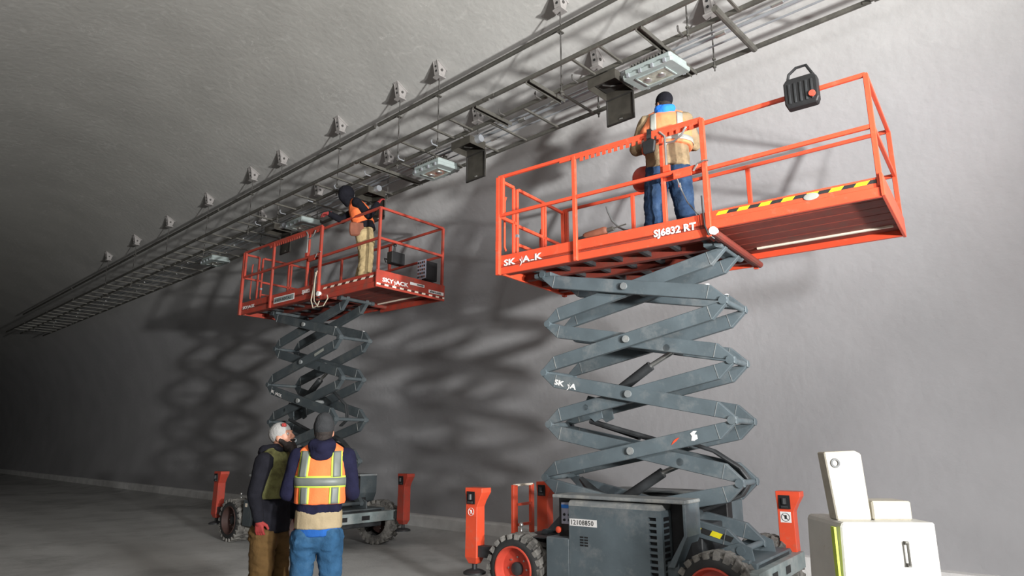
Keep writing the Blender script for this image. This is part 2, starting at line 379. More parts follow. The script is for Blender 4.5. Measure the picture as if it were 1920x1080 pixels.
# support rail above the ladder
chan = empty('strut_channel', (0, 0, 0), 0, 'slender dark steel channel running above the cable ladder', 'rail')
for a, b in ((-33, -26.2), (-26.14, -20.1), (-20.04, -14.8), (-14.74, -8.76), (-8.68, -2.6), (-2.54, 4)):
    z = lambda uu: 6.95+.003*(uu+14)
    m = MB(); m.bar(T(a, VM, z(a)), T(b, VM, z(b)), .036, .040); m.bar(T(a, VM-.022, z(a)+.018), T(b, VM-.022, z(b)+.018), .010, .008); m.build('channel_length', 'galv', chan)
# conduits over the ladder
for i, (v, z, r, lb) in enumerate(((6.44, 6.24, .014, 'thin bright conduit on the room side above the cable ladder'), (6.56, 6.26, .022, 'thick bright conduit in the middle above the cable ladder'), (6.70, 6.24, .012, 'thinnest bright conduit on the wall side above the cable ladder'))):
    c = empty('conduit_pipe', (0, 0, 0), 0, lb, 'pipe'); x = 4.0-i*.7
    while x > -33:
        a = max(x-3.05, -33)
        m = MB(); m.tube([T(a+.004, v, z), T(x-.004, v, z)], r, 10); m.build('pipe_length', 'galvl', c, smooth=True)
        m = MB(); m.tube([T(x-.06, v, z), T(x+.06, v, z)], r+.008, 10); m.build('coupling', 'chrome', c, smooth=True); x -= 3.05
# hangers: bracket on the vault and a rod down to the ladder
def vault_z(v): return CZ+math.sqrt(RR*RR-(v-CV)**2)
def hanger(u, v, zb, label, group):
    zc = vault_z(v); h = empty('ceiling_hanger', T(u, v, ZT), AT, label, 'hanger', group)
    # angle bracket: plate against the slope and two cheeks
    s = math.atan2(v-CV, zc-CZ)                # vault slope here
    m = MB(); n = V((0, math.sin(s), math.cos(s))); t = V((0, math.cos(s), -math.sin(s))); c0 = V((0, 0, zc-ZT))-n*.012
    m.prism([(-.065, -.13), (.065, -.13), (.065, .13), (-.065, .13)], c0, (1, 0, 0), t, n, .03); m.build('base_plate', 'brk', h, .004)
    for sx in (-.05, .042):
        m = MB(); a = c0-t*.11; b = c0+t*.11; low = V((0, 0, zc-ZT-.20))
        pts = [a, b, low+V((0, .05, 0)), low+V((0, -.05, 0))]
        vs = [p+V((sx, 0, 0)) for p in pts]+[p+V((sx+.008, 0, 0)) for p in pts]
        m.add(vs, [(3, 2, 1, 0), (4, 5, 6, 7), (0, 1, 5, 4), (1, 2, 6, 5), (2, 3, 7, 6), (3, 0, 4, 7)]); m.build('cheek', 'brk', h)
    m = MB(); a = c0-t*.10; m.add([a+V((-.05, 0, 0)), a+V((.05, 0, 0)), V((.05, -.05, zc-ZT-.20)), V((-.05, -.05, zc-ZT-.20)), a+V((-.05, .008, 0)), a+V((.05, .008, 0)), V((.05, -.042, zc-ZT-.20)), V((-.05, -.042, zc-ZT-.20))], [(3, 2, 1, 0), (4, 5, 6, 7), (0, 1, 5, 4), (1, 2, 6, 5), (2, 3, 7, 6), (3, 0, 4, 7)]); wb = m.build('web_plate', 'brk', h)
    for f_ in (.35, .65):
        p_ = a.lerp(V((0, -.05, zc-ZT-.20)), f_); m = MB(); m.tube([p_+V((0, -.006, 0)), p_+V((0, .012, 0))], .018, 8); m.build('bolt_hole', 'dark', wb)
    m = MB(); m.box((-.07, -.07, zc-ZT-.222), (.07, .07, zc-ZT-.20)); m.build('foot_plate', 'brk', h)
    m = MB(); m.tube([(0, 0, -.10), (0, 0, zc-ZT-.19)], .0095, 8); r = m.build('rod', 'rod', h, smooth=True)
    m = MB(); m.lathe([(0, .022), (.02, .022)], (0, 0, -.055), (0, 0, 1), 6, cap=True); m.build('nut', 'galv', r); m = MB(); m.lathe([(0, .022), (.02, .022)], (0, 0, .045), (0, 0, 1), 6, cap=True)
    m.build('nut', 'galv', r)
    if v < 6.5: m = MB(); m.box((-.03, -.04, 6.905-ZT), (.03, .04, 6.92-ZT)); m.build('clamp', 'galv', r)
    m = MB(); m.tube([(-.065, 0, zc-ZT-.10), (.065, 0, zc-ZT-.10)], .022, 8); m.build('bolt', 'rod', h)
near = [(1.6, 'hanger of the room-side row beyond the right edge of the lit bay'), (-.6, 'hanger of the room-side row past the right lift'), (-2.95, 'hanger of the room-side row above the end of the right lift'),
        (-4.72, 'hanger left of the large lamp, its bracket cut by the picture top'), (-7.12, 'highest fully visible bracket hanger on the vault, with a straight rod'), (-8.1, 'second fully visible bracket hanger down the vault from the right'),
        (-9.85, 'third fully visible bracket hanger, above the middle of the cable ladder'), (-11.95, 'fourth bracket hanger down the vault, dim, above the left worker'), (-13.2, 'fifth bracket hanger, small and dim near the left')]
for u, lb in near: hanger(u, VM, 0, lb, 'hangers above the middle rail')
for k, u in enumerate((-15.4, -17.8, -20.2, -22.6)): hanger(u, VM, 0, ('sixth', 'seventh', 'eighth', 'ninth')[k]+' bracket hanger down the vault from the right, in the dark left end', 'hangers above the middle rail')
for u, lb in ((-.4, 'wall-side hanger past the right lift'), (-3.02, 'large wall-side hanger above the big lamp at the top'), (-4.7, 'wall-side hanger seen through the ladder above the open steel box'), (-7.05, 'wall-side hanger seen through the ladder above the hanging dark plate'),
              (-9.4, 'wall-side hanger seen through the ladder above the left worker'), (-11.8, 'wall-side hanger over the left lift'), (-14.2, 'wall-side hanger at the far left')):
    hanger(u, VL, 0, lb, 'hangers above the wall-side rail')

# tunnel lamps
def lamp(u, v, z, tilt, label):
    o = empty('tunnel_lamp', T(u, v, z), AT, label, 'lamp', 'tunnel lamps under the ladder'); o.rotation_euler = (tilt, 0, AT)
    w, d = .33, .225
    m = MB(); q_ = .022; pr = [(-w, -d+q_), (-w+q_, -d), (w-q_, -d), (w, -d+q_), (w, d-q_), (w-q_, d), (-w+q_, d), (-w, d-q_)]
    m.prism(pr, (0, 0, .0), (1, 0, 0), (0, 1, 0), (0, 0, 1), .055)
    m.prism([(x*.93, y*.9) for x, y in pr], (0, 0, .055), (1, 0, 0), (0, 1, 0), (0, 0, 1), .07); m.build('housing', 'lampbody', o, .008)
    m = MB()
    for a, b in (((-.20, -.145), (.20, -.125)), ((-.20, .125), (.20, .145)), ((-.20, -.145), (-.18, .145)), ((.18, -.145), (.20, .145))): m.box((a[0], a[1], -.014), (b[0], b[1], .0))
    m.build('door_frame', 'lampbody', o, .003)
    m = MB(); m.box((-.18, -.125, -.006), (.18, .125, .002)); gl = m.build('lens', 'glass', o)
    for bx_, by_ in ((-.11, .0), (.07, .01)): m = MB(); m.ell((bx_, by_, -.008), (.045, .06, .02)); m.build('lamp_bulb', 'chrome', gl, smooth='all')
    for k in range(4):
        for sy in (-1, 1):
            m = MB(); x0 = -.24+.16*k; m.box((x0-.018, sy*(d+.005)-.012, .0), (x0+.018, sy*(d+.005)+.012, .05)); m.build('latch', 'galvl', o, .003)
    for k in range(12):
        m = MB(); x0 = -.22+.04*k; m.box((x0-.004, -d+.03, .125), (x0+.004, d-.03, .17)); m.build('cooling_fin', 'galv', o)
    for sx in (-.22, .22):
        m = MB(); m.box((sx-.02, -.03, .17), (sx+.02, .03, ZT-z+.0)); m.build('mounting_bracket', 'galv', o)
lamp(-3.50, 6.29, 5.89, .10, 'large pale tunnel lamp right above the head of the man in tan jacket')
lamp(-7.55, 6.40, 5.88, .06, 'small pale tunnel lamp left of the hanging dark plate, mid picture')
lamp(-11.6, 6.42, 5.90, .04, 'dim tunnel lamp over the left end of the left lift')
lamp(-15.6, 6.42, 5.90, .04, 'dim tunnel lamp at the far left end of the ladder')
lamp(.55, 6.40, 5.90, .06, 'tunnel lamp beyond the right lift')
# open steel boxes with a hanging lid
def steel_box(u0, v0, v1, z0, lidz, label, blue=True):
    o = empty('junction_box', T(u0, v0, z0), AT, label, 'box', 'open steel boxes under the ladder'); w, d, h = .40, v1-v0, .12; t = .006
    m = MB(); m.box((0, 0, h-t), (w, d, h)); m.build('top_plate', 'boxsteel', o)
    for a, b in (((0, 0, 0), (w, t, h-t)), ((0, d-t, 0), (w, d, h-t)), ((0, t, 0), (t, d-t, h-t)), ((w-t, t, 0), (w, d-t, h-t))):
        m = MB(); m.box(a, b); m.build('side_plate', 'boxsteel', o)
    m = MB(); m.box((.02, .02, h-.03), (w-.02, d-.02, h-t)); m.tube([(.12, .15, h-.05), (.2, .2, h-.07), (.3, .3, h-.04)], .012, 6); m.build('inner_tray', 'boxdark', o)
    # lid hanging straight down from the wall-side edge
    m = MB(); m.box((0, d+.004, -lidz), (w, d+.012, 0)); ld = m.build('lid', 'boxsteel', o)
    m = MB(); e = .014
    for a, b in (((0, -lidz), (w, -lidz+e)), ((0, -e), (w, 0)), ((0, -lidz+e), (e, -e)), ((w-e, -lidz+e), (w, -e))): m.box((a[0], d-.012, a[1]), (b[0], d+.004, b[1]))
    m.build('lid_edge', 'boxdark', ld)
    m = MB(); m.ell((w/2, d-.0, -lidz+.05), (.03, .008, .012)); m.build('latch', 'chrome', ld, smooth='all')
    m = MB(); m.tube([(.03, d+.004, .0), (w-.03, d+.004, .0)], .007, 6); m.build('hinge', 'galv', o)
    if blue: m = MB(); m.tube([(w, d*.45, .09), (w+.09, d*.45, .09)], .055, 12); m.build('conduit_stub', 'galvl', o, smooth=True)
    for x0 in (.06, w-.06):
        m = MB(); m.box((x0-.015, d/2-.02, h), (x0+.015, d/2+.02, ZT-z0-.03)); m.build('mounting_bracket', 'galv', o)
steel_box(-4.28, 6.0, 6.40, 5.90, .36, 'open dark steel box with hanging lid beside the large lamp')
steel_box(-6.84, 6.08, 6.40, 5.93, .42, 'dark steel box with long hanging lid left of the right lift platform')
steel_box(-9.52, 6.22, 6.58, 5.93, .40, 'dark steel box with hanging lid in front of the left worker')
steel_box(-12.6, 6.12, 6.50, 5.93, .40, 'dim steel box beyond the left lift')

# ---------------------------------------------------------------- scissor lifts
def swoosh(P, ax, ay, x, size, mname, parent):
    "the slanted double stroke that stands for the J"
    m = MB(); ax, ay = V(ax), V(ay); az = ax.cross(ay); P = V(P)
    s = size
    m.prism([(0, -.38*s), (.16*s, -.20*s), (.26*s, .10*s), (.50*s, .62*s), (.44*s, .40*s), (.34*s, -.06*s), (.22*s, -.30*s)], P+ax*x, ax, ay, az, .001)
    m.prism([(-.02*s, .50*s), (.10*s, .22*s), (.20*s, .12*s), (.34*s, .78*s), (.22*s, .40*s)], P+ax*x, ax, ay, az, .001)
    m.build('logo_stroke', mname, parent)

def logo(P, ax, ay, size, mname, parent, parts, name='logo'):
    "parts are letters, '/' the slanted stroke and '_' a worn gap"
    P = V(P); axn = V(ax).normalized(); x = 0
    for body in parts:
        if body == '/': swoosh(P, ax, ay, x-.06*size, size, mname, parent); x += .42*size
        elif body == '_': x += .55*size
        elif body == '-':
            m = MB(); ayv = V(ay); m.prism([(x, .0), (x+.5*size, 0), (x+.5*size, .12*size), (x, .12*size)], P, axn, ayv, axn.cross(ayv), .001); m.build(name, mname, parent); x += .55*size
        else:
            t = text(name, body, size, P+axn*x, ax, ay, mname, parent, .001, size*.035, 0, 1.4)
            x += (max(axn.dot(v.co) for v in t.data.vertices)-axn.dot(P))-x+.07*size

def scissor_lift(cfg):
    W, L, H = 1.5, 2.66, 1.27
    zb = cfg['zb']; c = cfg['c']; hb = .24; eb = cfg['eb']; E = 1.53
    g = cfg['grey']; rd = cfg['red']; rmm = cfg['rim']
    R0 = empty('scissor_lift', (cfg['x'], cfg['y'], 0), cfg['a'], cfg['label'], 'lift', 'red and grey scissor lifts')
    P = R0
    # --- platform
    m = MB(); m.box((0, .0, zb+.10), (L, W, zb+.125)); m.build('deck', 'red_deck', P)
    m = MB(); m.box((.0, -.0, zb), (L, .03, zb+hb)); near_side = m.build('toe_board', rd, P, .004)
    m = MB(); m.box((.0, W-.03, zb), (L, W, zb+hb)); m.build('toe_board', rd, P, .004)
    m = MB(); m.box((.0, .03, zb), (.03, W-.03, zb+hb)); m.build('toe_board', rd, P, .004)
    m = MB(); m.box((.02, -.004, zb+.085), (L-.02, -.0, zb+.097)); m.build('fold_line', 'red_deck', near_side)
    for v0 in (.10, .52, .90, 1.32):
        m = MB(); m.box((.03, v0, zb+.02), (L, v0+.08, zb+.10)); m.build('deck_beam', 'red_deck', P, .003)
    for k in range(7):
        u = .3+.36*k; m = MB(); m.box((u, .03, zb+.05), (u+.05, W-.03, zb+.10)); m.build('crossmember', 'dirty', P)
    m = MB(); m.box((L-.02, .0, zb+.0), (L+.07, W, zb+.05)); m.tube([(L+.05, -.03, zb+.02), (L+.05, W+.01, zb+.02)], .038, 10); m.build('end_beam', 'red_deck', P, .003)
    for v0 in (-.04,): m = MB(); m.tube([(L+.05, v0-.02, zb+.03), (L+.05, v0+.03, zb+.03)], .042, 12); m.build('roller', 'white', P, smooth=True)
    # --- roll-out extension
    ez0, ez1 = zb+eb, zb+.265
    if eb < 0: ez1 = zb+.20
    fl = (ez0+ez1)/2-.02
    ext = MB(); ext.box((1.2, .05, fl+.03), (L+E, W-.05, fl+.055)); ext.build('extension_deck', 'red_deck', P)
    for v0, v1 in ((.035, .06), (W-.06, W-.035)):
        m = MB(); m.box((L-.1, v0, ez0+.09), (L+E, v1, ez1)); m.box((L-.1, v0-.018, ez0), (L+E, v1, ez0+.09)); sd = m.build('extension_side', rd, P, .004)
    m = MB(); m.box((L+E, -.0, ez0), (L+E+.03, W, ez1+.02)); ee = m.build('extension_end_board', rd, P, .004)
    for k in range(6):
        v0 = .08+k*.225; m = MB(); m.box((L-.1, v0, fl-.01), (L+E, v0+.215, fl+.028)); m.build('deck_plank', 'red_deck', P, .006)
    m = MB(); m.box((L+.12, W-.32, fl-.03), (L+E-.05, W-.29, fl-.008)); m.build('guide_rail', 'cream', P)
    # hazard tape
    tc, td = ('yellow', 'black_print') if cfg['tape'] == 'y' else ('cream', 'maroon')
    zt0 = ez1-.055 if cfg['tape'] == 'y' else ez1-.085
    hh = .034; k = 0; x = L+.06
    while x < L+E-.02:
        a = x; b = min(x+.105, L+E-.01); sk = .03
        m = MB(); m.prism([(a, zt0), (b, zt0), (b+sk, zt0+hh), (a+sk, zt0+hh)], (0, .033, 0), (1, 0, 0), (0, 0, 1), (0, 1, 0), .003)
        m.build('hazard_stripe', tc if k % 2 == 0 else td, P); x += .105; k += 1
    if cfg['tape'] == 'r':
        x = .0; k = 0
        while x < W-.02:
            a, b = x+.005, min(x+.085, W-.01)
            m = MB(); m.prism([(a, ez0+.035), (b, ez0+.035), (b+.004, ez0+.065), (a+.004, ez0+.065)], (L+E+.0301, 0, 0), (0, 1, 0), (0, 0, 1), (1, 0, 0), .002)
            m.build('hazard_stripe', tc if k % 2 == 0 else td, P); x += .08; k += 1
    # --- guard rails
    def post(u, v, z0, z1, w=.045, d=.035, mm=rd, nm='guard_post'):
        m = MB(); m.box((u-w/2, v-d/2, z0), (u+w/2, v+d/2, z1)); return m.build(nm, mm, P, .004)
    def hrail(p, q, w=.035, h=.04, nm='guard_rail'):
        m = MB(); m.bar(p, q, w, h); return m.build(nm, rd, P, .004)
    zt, zm = zb+H, zb+.755
    ze = cfg['ze']
    for v, sg in ((-.02, 1), (W+.02, 1)):
        post(.0, v, zb-.01, zt, .055, .05); post(1.11, v, zb-.01, zt, .048, .04); post(L, v, zb-.02, zt, .05, .045)
        m = MB(); m.box((.035, v-.02, zm+.0), (.085, v+.02, zt)); m.build('gate_stop', rd, P, .004)
        hrail((0, v, zt), (L, v, zt)); hrail((0, v, zm), (L, v, zm))
        m = MB(); m.box((-.028, v-.028, zb+.3), (.028, v+.028, zb+.42)); m.build('post_sleeve', rd, P, .004)
    for v in (.045, W-.045):
        post(2.18, v, zb+.12, zt-.0, .045, .04, nm='extension_post'); post(L+E-.0, v, ez0+.1, ze+.0, .045, .04, nm='extension_post')
        if v > .5: post(L+E-.62, v, ez1-.05, zb+.66, .035, .03, nm='extension_post')
        hrail((2.18, v, zt-.03), (L+E, v, ze-.0), nm='extension_rail'); hrail((2.18, v, zm-.03), (L+E, v, zm-.0), nm='extension_rail')
    hrail((L+E, .045, ze), (L+E, W-.045, ze), nm='end_rail'); hrail((L+E, .045, zm), (L+E, W-.045, zm), nm='end_rail')
    # entry gate at the left end
    hrail((0, 0, zt-.03), (0, .30, zt-.03), nm='end_rail'); hrail((0, 0, zm), (0, .36, zm-.0), nm='end_rail')
    hrail((0, .40, zt-.03), (0, W, zt-.03), nm='end_rail')
    hrail((0, .40, zm-.02), (0, W, zm-.02), nm='end_rail'); hrail((0, .40, zb+.48), (0, W, zb+.48), nm='end_rail')
    for v in (.30, .38, .98, 1.04): post(0, v, zb+.2, zt-.03, .035, .035, nm='gate_post')
    m = MB(); m.tube([(-.05, .20, zt-.18), (-.07, .20, zt-.24), (-.07, .2, zb+.42), (-.05, .2, zb+.36)], .014, 6); m.build('gate_handle', rd, P, smooth=True)
    m = MB(); m.tube([(-.05, 1.02, zt-.40), (-.07, 1.02, zt-.46), (-.07, 1.02, zb+.30), (-.05, 1.02, zb+.22)], .014, 6); m.build('gate_handle', rd, P, smooth=True)
    m = MB(); m.box((-.02, .36, zm-.18), (.02, .40, zm-.14)); m.build('gate_latch', 'galvl', P)
    # toothed rack under the near top rail
    m = MB(); m.box((.92, -.034, zt-.045), (L, -.018, zt-.015)); rk = m.build('toothed_rack', rd, P)
    u = .96 if cfg['tape'] == 'r' else 1.20
    while u < L-.06:
        m = MB(); m.box((u, -.034, zt-.092), (u+.042, -.026, zt-.045)); m.build('rack_tooth', rd, rk); u += .074
    # chrome hoop on the inner post
    m = MB(); m.tube([(2.20, -.035, zt-.02), (2.26, -.04, zt-.09), (2.26, -.04, zm+.07)], .014, 8)
    m.tube([(2.27, -.04, zt-.17), (2.36, -.05, zt-.18), (2.45, -.05, zt-.13), (2.50, -.045, zt-.05)], .012, 8); m.build('steel_hoop', 'chrome', P, smooth=True)
    m = MB(); m.box((2.22, -.055, zm+.02), (2.30, -.03, zm+.09)); m.box((2.33, -.05, zm-.085), (2.53, -.035, zm-.01)); m.build('latch_plate', rd, P, .003)
    m = MB(); m.tube([(2.55, -.05, zm-.05), (2.60, -.05, zm+.02), (2.68, -.06, zm+.03), (2.72, -.06, zm+.02)], .011, 8); m.build('steel_hoop', 'chrome', P, smooth=True)
    m = MB(); m.tube([(2.615, -.045, zb+.42), (2.62, -.05, zb+.25), (2.63, -.05, zb+.1), (2.66, -.045, zb+.0), (2.70, -.0, zb-.04)], .009, 8); m.build('hose', 'dirty', P, smooth=True)
    # --- scissor stack
    vo, vi, vif, vof, th = .33, .42, .84, .93, .07
    z0, s = .71, (zb-.71)/5
    ul, ur = c-cfg['hw'], c+cfg['hw']; h = .155
    def arm(pl, pr, vv, up_left, nm, mm):
        "pl, pr pins (u,z); up_left: pin at the left end sits on the upper edge"
        A, B = V((pl[0], 0, pl[1])), V((pr[0], 0, pr[1])); d = (B-A).normalized(); n = V((-d.z, 0, d.x)); Ln = (B-A).length
        k = 1 if up_left else -1
        # local frame: along d, across n ; shift of body relative to the pin line
        def q(t, y): 
            cc = -k*h/2*(1-2*t/Ln)             # body centre relative to the pin line
            return (t, cc+y)
        if up_left: poly = [(-.05, -.03), (-.035, .03), q(.0, h/2+.0), q(Ln-.17, h/2), (Ln+.035, .035), (Ln+.05, -.03), q(Ln-.0, -h/2), q(.17, -h/2)]
        else: poly = [(-.05, .03), (-.035, -.035), q(.0, -h/2), q(Ln-.17, -h/2), (Ln+.035, -.03), (Ln+.05, .03), q(Ln, h/2), q(.17, h/2)]
        m = MB(); m.prism(poly, (A.x, vv, A.z), d, n, (0, 1, 0), th)
        a = m.build(nm, mm, P, .006)
        for t in (.175, Ln-.175):
            w = MB(); aa, bb = q(t, -h/2+.005), q(t, h/2-.005)
            w.bar(V((A.x, vv-.001, A.z))+d*aa[0]+n*aa[1], V((A.x, vv-.001, A.z))+d*bb[0]+n*bb[1], .006, .006, (0, 1, 0))
            w.build('weld_seam', 'greytop', a)
        return a, d, n
    lv = [z0+i*s for i in range(6)]
    arms = {}
    for i in range(5):
        zl, zh = lv[i]+.0, lv[i+1]
        down = (i % 2 == 0)                     # outer arm runs from upper left to lower right
        for vv in (vo, vof):
            arms[(i, vv)] = arm((ul, zh if down else zl), (ur, zl if down else zh), vv, down, 'outer_arm', g)
        for vv in (vi, vif):
            arms[(i, vv)] = arm((ul, zl if down else zh), (ur, zh if down else zl), vv, not down, 'inner_arm', g)
        m = MB(); m.tube([(c, vo-.025, (zl+zh)/2), (c, vof+th+.02, (zl+zh)/2)], .032, 14); m.tube([(c, vo-.035, (zl+zh)/2), (c, vo-.02, (zl+zh)/2)], .040, 14); m.build('centre_pin', 'greytop', P, smooth=True)
    for i in range(0, 6):
        outer_left = (i % 2 == 1)
        for uu, outer in ((ul, outer_left), (ur, not outer_left)):
            va, vb = (vo-.01, vof+th+.01) if outer else (vi-.01, vif+th+.01)
            if i in (0, 5): va, vb = vo-.02, vof+th+.02
            m = MB(); m.tube([(uu, va, lv[i]), (uu, vb, lv[i])], .030, 12)
            m.tube([(uu, va-.012, lv[i]), (uu, va+.05, lv[i])], .042, 12); m.tube([(uu, vb-.05, lv[i]), (uu, vb+.012, lv[i])], .042, 12)
            m.build('cross_tube', g, P, smooth=True)
            if uu == ur and 0 < i < 5:
                for vv in (vo if outer else vi, vof if outer else vif):
                    m = MB(); m.tube([(uu-.16, vv+.035, lv[i]-.155), (uu-.16, vv+.035, lv[i]-.125)], .022, 8); m.build('bump_stop', 'white', P)
    for vv in (vo+.035, vof+.035): m = MB(); m.tube([(ur-.17, vv, lv[4]+.15), (ur-.17, vv, lv[4]+.20)], .028, 10); m.build('bump_stop', 'white', P)
    m = MB(); m.box((ur-.16, vo-.02, zb-.01), (ur+.01, vof+th+.02, zb+.03)); m.build('slide_track', g, P, .004)
    m = MB(); m.box((ul-.12, vo-.02, zb-.03), (ul+.12, vof+th+.02, zb+.02)); m.build('pivot_mount', g, P, .004)
    Z = lambda k: z0+k*s
    for (ua, ka, ub, kb, uc, kc) in ((c-.75, .15, c+.20, 1.12, c+.5, 1.32), (c-.60, 2.3, c+.12, 3.05, c+.42, 3.30)):
        m = MB(); m.tube([(ua, .665, Z(ka)), (ub, .665, Z(kb))], .055, 16); cy = m.build('lift_cylinder', 'dirty', P, smooth=True)
        m = MB(); m.tube([(ub, .665, Z(kb)), (uc, .665, Z(kc))], .028, 12); m.build('piston_rod', 'chrome', cy, smooth=True)
        m = MB(); m.tube([(uc, vi, Z(kc)), (uc, vif+th, Z(kc))], .04, 12); m.build('cylinder_mount', g, P, smooth=True)
        m = MB(); m.prism([(-.10, -.02), (.06, -.16), (.16, -.12), (.12, .10), (-.02, .14)], (ua, .52, Z(ka)), (1, 0, 0), (0, 0, 1), (0, 1, 0), .02); m.prism([(-.10, -.02), (.06, -.16), (.16, -.12), (.12, .10), (-.02, .14)], (ua, .79, Z(ka)), (1, 0, 0), (0, 0, 1), (0, 1, 0), .02); m.tube([(ua, vi, Z(ka)), (ua, vif+th, Z(ka))], .035, 10); m.build('cylinder_bracket', g, P)
    for dv in (0, .035, .07):
        m = MB(); m.tube([(c+.15, .70+dv, Z(1.55)), (c+.45, .70+dv, Z(1.66)), (c+.75, .72+dv, Z(1.50)), (c+1.0, .76+dv, Z(1.22)), (c+1.09, .78+dv, Z(1.0)), (c+1.0, .76+dv, Z(.78)), (c+.6, .72+dv, Z(.5))], .018, 8); m.build('hydraulic_hose', 'dirty', P, smooth=True)
        if dv: m = MB(); m.tube([(c+.2, .50+dv, Z(2.62)), (c+.7, .52+dv, Z(2.70)), (c+1.02, .56+dv, Z(2.35)), (c+1.08, .56+dv, Z(2.0)), (c+.9, .56+dv, Z(1.85))] if cfg['tape'] == 'r' else [(c-.6, .6+dv, Z(2.0)), (c-.3, .60+dv, Z(1.85)), (c-.05, .60+dv, Z(1.72))], .017, 8); m.build('hydraulic_hose', 'dirty', P, smooth=True)
    m = MB(); m.tube([(c-.80, .62, Z(.98)), (c-.62, .62, Z(.70)), (c-.35, .62, Z(.50)), (c+.25, .62, Z(.40))], [.03, .07, .08, .05], 8); m.build('hose_carrier', 'dirty', P, smooth=True)
    m = MB(); m.tube([(c-.62, .56, Z(2.05)), (c-.2, .56, Z(1.86)), (c+.25, .56, Z(1.66)), (c+.55, .56, Z(1.60))], .03, 8); m.build('hose_carrier', 'dirty', P, smooth=True)
    # --- chassis
    uL, uR = cfg['uL'], cfg['uR']
    m = MB(); m.box((c-1.30, .22, .34), (c+1.28, 1.28, .62)); m.box((c-1.30, .22, .62), (c-1.0, 1.28, .70)); m.build('chassis_frame', 'dirty', P, .01)
    eb0 = c+1.26
    m = MB(); m.box((eb0-.10, -.02, .42), (eb0+.10, 1.56, .58)); m.build('end_beam', 'teal', P, .006)
    m = MB(); m.box((c+.78, .18, .56), (eb0+.02, 1.34, .63)); m.box((c+.95, .1, .63), (eb0-.02, .16, .66)); m.build('chassis_top_plate', g, P, .005)
    for vv in (.35, .80): m = MB(); m.box((eb0-.10+.2, vv, .46), (eb0+.104, vv+.16, .53)); m.build('fork_pocket', 'dark', P)
    m = MB(); m.box((c-1.32, .1, .42), (c-1.22, 1.4, .60)); m.build('end_beam', g, P, .006)
    for vv in (vo-.02, vof+th-.0): m = MB(); m.prism([(-.28, 0), (.12, 0), (.10, .12), (.0, .16), (-.1, .13), (-.28, .05)], (ur, vv, .62), (1, 0, 0), (0, 0, 1), (0, 1, 0), .02); m.build('pivot_lug', g, P)
    # yellow and black warning strip on the lowest outer arm
    a, d, n = arms[(0, vo)]
    A0 = V((ul, vo-.003, lv[1])); Ln = math.hypot(ur-ul, s)
    for k in range(8):
        t = Ln-.95+k*.105; yy = lambda tt: h/2*(2*tt/Ln-1)
        m = MB(); m.prism([(t, yy(t)-.026), (t+.105, yy(t)-.026), (t+.125, yy(t)+.026), (t+.02, yy(t)+.026)], A0, d, n, (0, 1, 0), .002)
        if k % 2 == 0: m.build('warning_stripe', 'yellow', a)
        else: m.build('warning_stripe', 'black_print', a)
    # side covers: near and far
    zt1 = 1.165
    def cover(near):
        q = (lambda v: v) if near else (lambda v: W-v)
        def bx(m, a, b): 
            y0, y1 = sorted((q(a[1]), q(b[1]))); m.box((a[0], y0, a[2]), (b[0], y1, b[2]))
        x0 = c-.53; x1 = c+.49
        root = MB()
        m = MB(); bx(m, (x0+.03, -.06, .32), (x1-.0, .26, 1.06)); hood = m.build('side_cover', g, P, .02)
        # door skin: left sheet and the louvre column with real slots
        m = MB(); bx(m, (x0, -.10, .30), (x1-.125, -.06, 1.06)); bx(m, (x1-.045, -.10, .30), (x1, -.06, 1.06)); bx(m, (x1-.125, -.10, 1.02), (x1-.045, -.06, 1.06)); bx(m, (x1-.125, -.10, .30), (x1-.045, -.06, .36))
        bx(m, (x1-.0, -.10, .30), (x1+.012, .12, 1.06))
        dr = m.build('door_skin', g, P)
        m = MB(); bx(m, (x1-.125, -.064, .36), (x1-.045, -.0605, 1.02)); m.build('louvre_backing', 'dark', P)
        z = .36
        while z < 1.0:
            m = MB(); bx(m, (x1-.125, -.10, z+.032), (x1-.045, -.062, z+.055)); m.build('louvre_bar', g, P)
            m = MB(); bx(m, (x1+.013, -.06, z), (x1+.016, .06, z+.035)); m.build('louvre_slot', 'dark', P); z += .055
        # rounded upper edge of the door
        prof = [(-.10, 1.06), (-.096, 1.085), (-.08, 1.105), (-.05, 1.115), (.25, 1.125), (.25, 1.06)]
        m = MB(); vs = [(x0, q(a), b) for a, b in prof]+[(x1, q(a), b) for a, b in prof]; nn = len(prof)
        m.add(vs, [tuple(range(nn)), tuple(range(2*nn-1, nn-1, -1))]+[(i, (i+1) % nn, (i+1) % nn+nn, i+nn) for i in range(nn)]); m.build('door_top_edge', 'greytop', P)
        # lid slab over everything
        m = MB(); bx(m, (c-.745, -.085, 1.13), (c+.74, .30, 1.165)); m.build('lid', 'greytop', P, .008)
        # recess and end cap at the right end
        m = MB(); bx(m, (x1+.02, .12, .60), (c+.70, .28, 1.13)); m.build('recess', 'dark', P)
        m = MB(); pts = [(c+.53, .56), (c+.60, .56), (c+.735, .84), (c+.735, 1.13), (c+.705, 1.13), (c+.705, .85)]
        vs = [(a, q(-.08), b) for a, b in pts]+[(a, q(.28), b) for a, b in pts]; nn = 6
        m.add(vs, [tuple(range(nn)), tuple(range(2*nn-1, nn-1, -1))]+[(i, (i+1) % nn, (i+1) % nn+nn, i+nn) for i in range(nn)]); m.build('end_cap', g, P, .004)
        m = MB(); bx(m, (x1+.0, -.02, .32), (c+.62, .28, .60)); m.build('lower_panel', g, P, .004)
        # step box and control recess at the left end
        m = MB(); bx(m, (c-.82, -.10, .30), (x0, .26, .735)); m.build('step_box', g, P, .012)
        m = MB(); bx(m, (c-.735, .04, .735), (x0+.03, .26, 1.13)); m.build('control_recess', 'dirty', P)
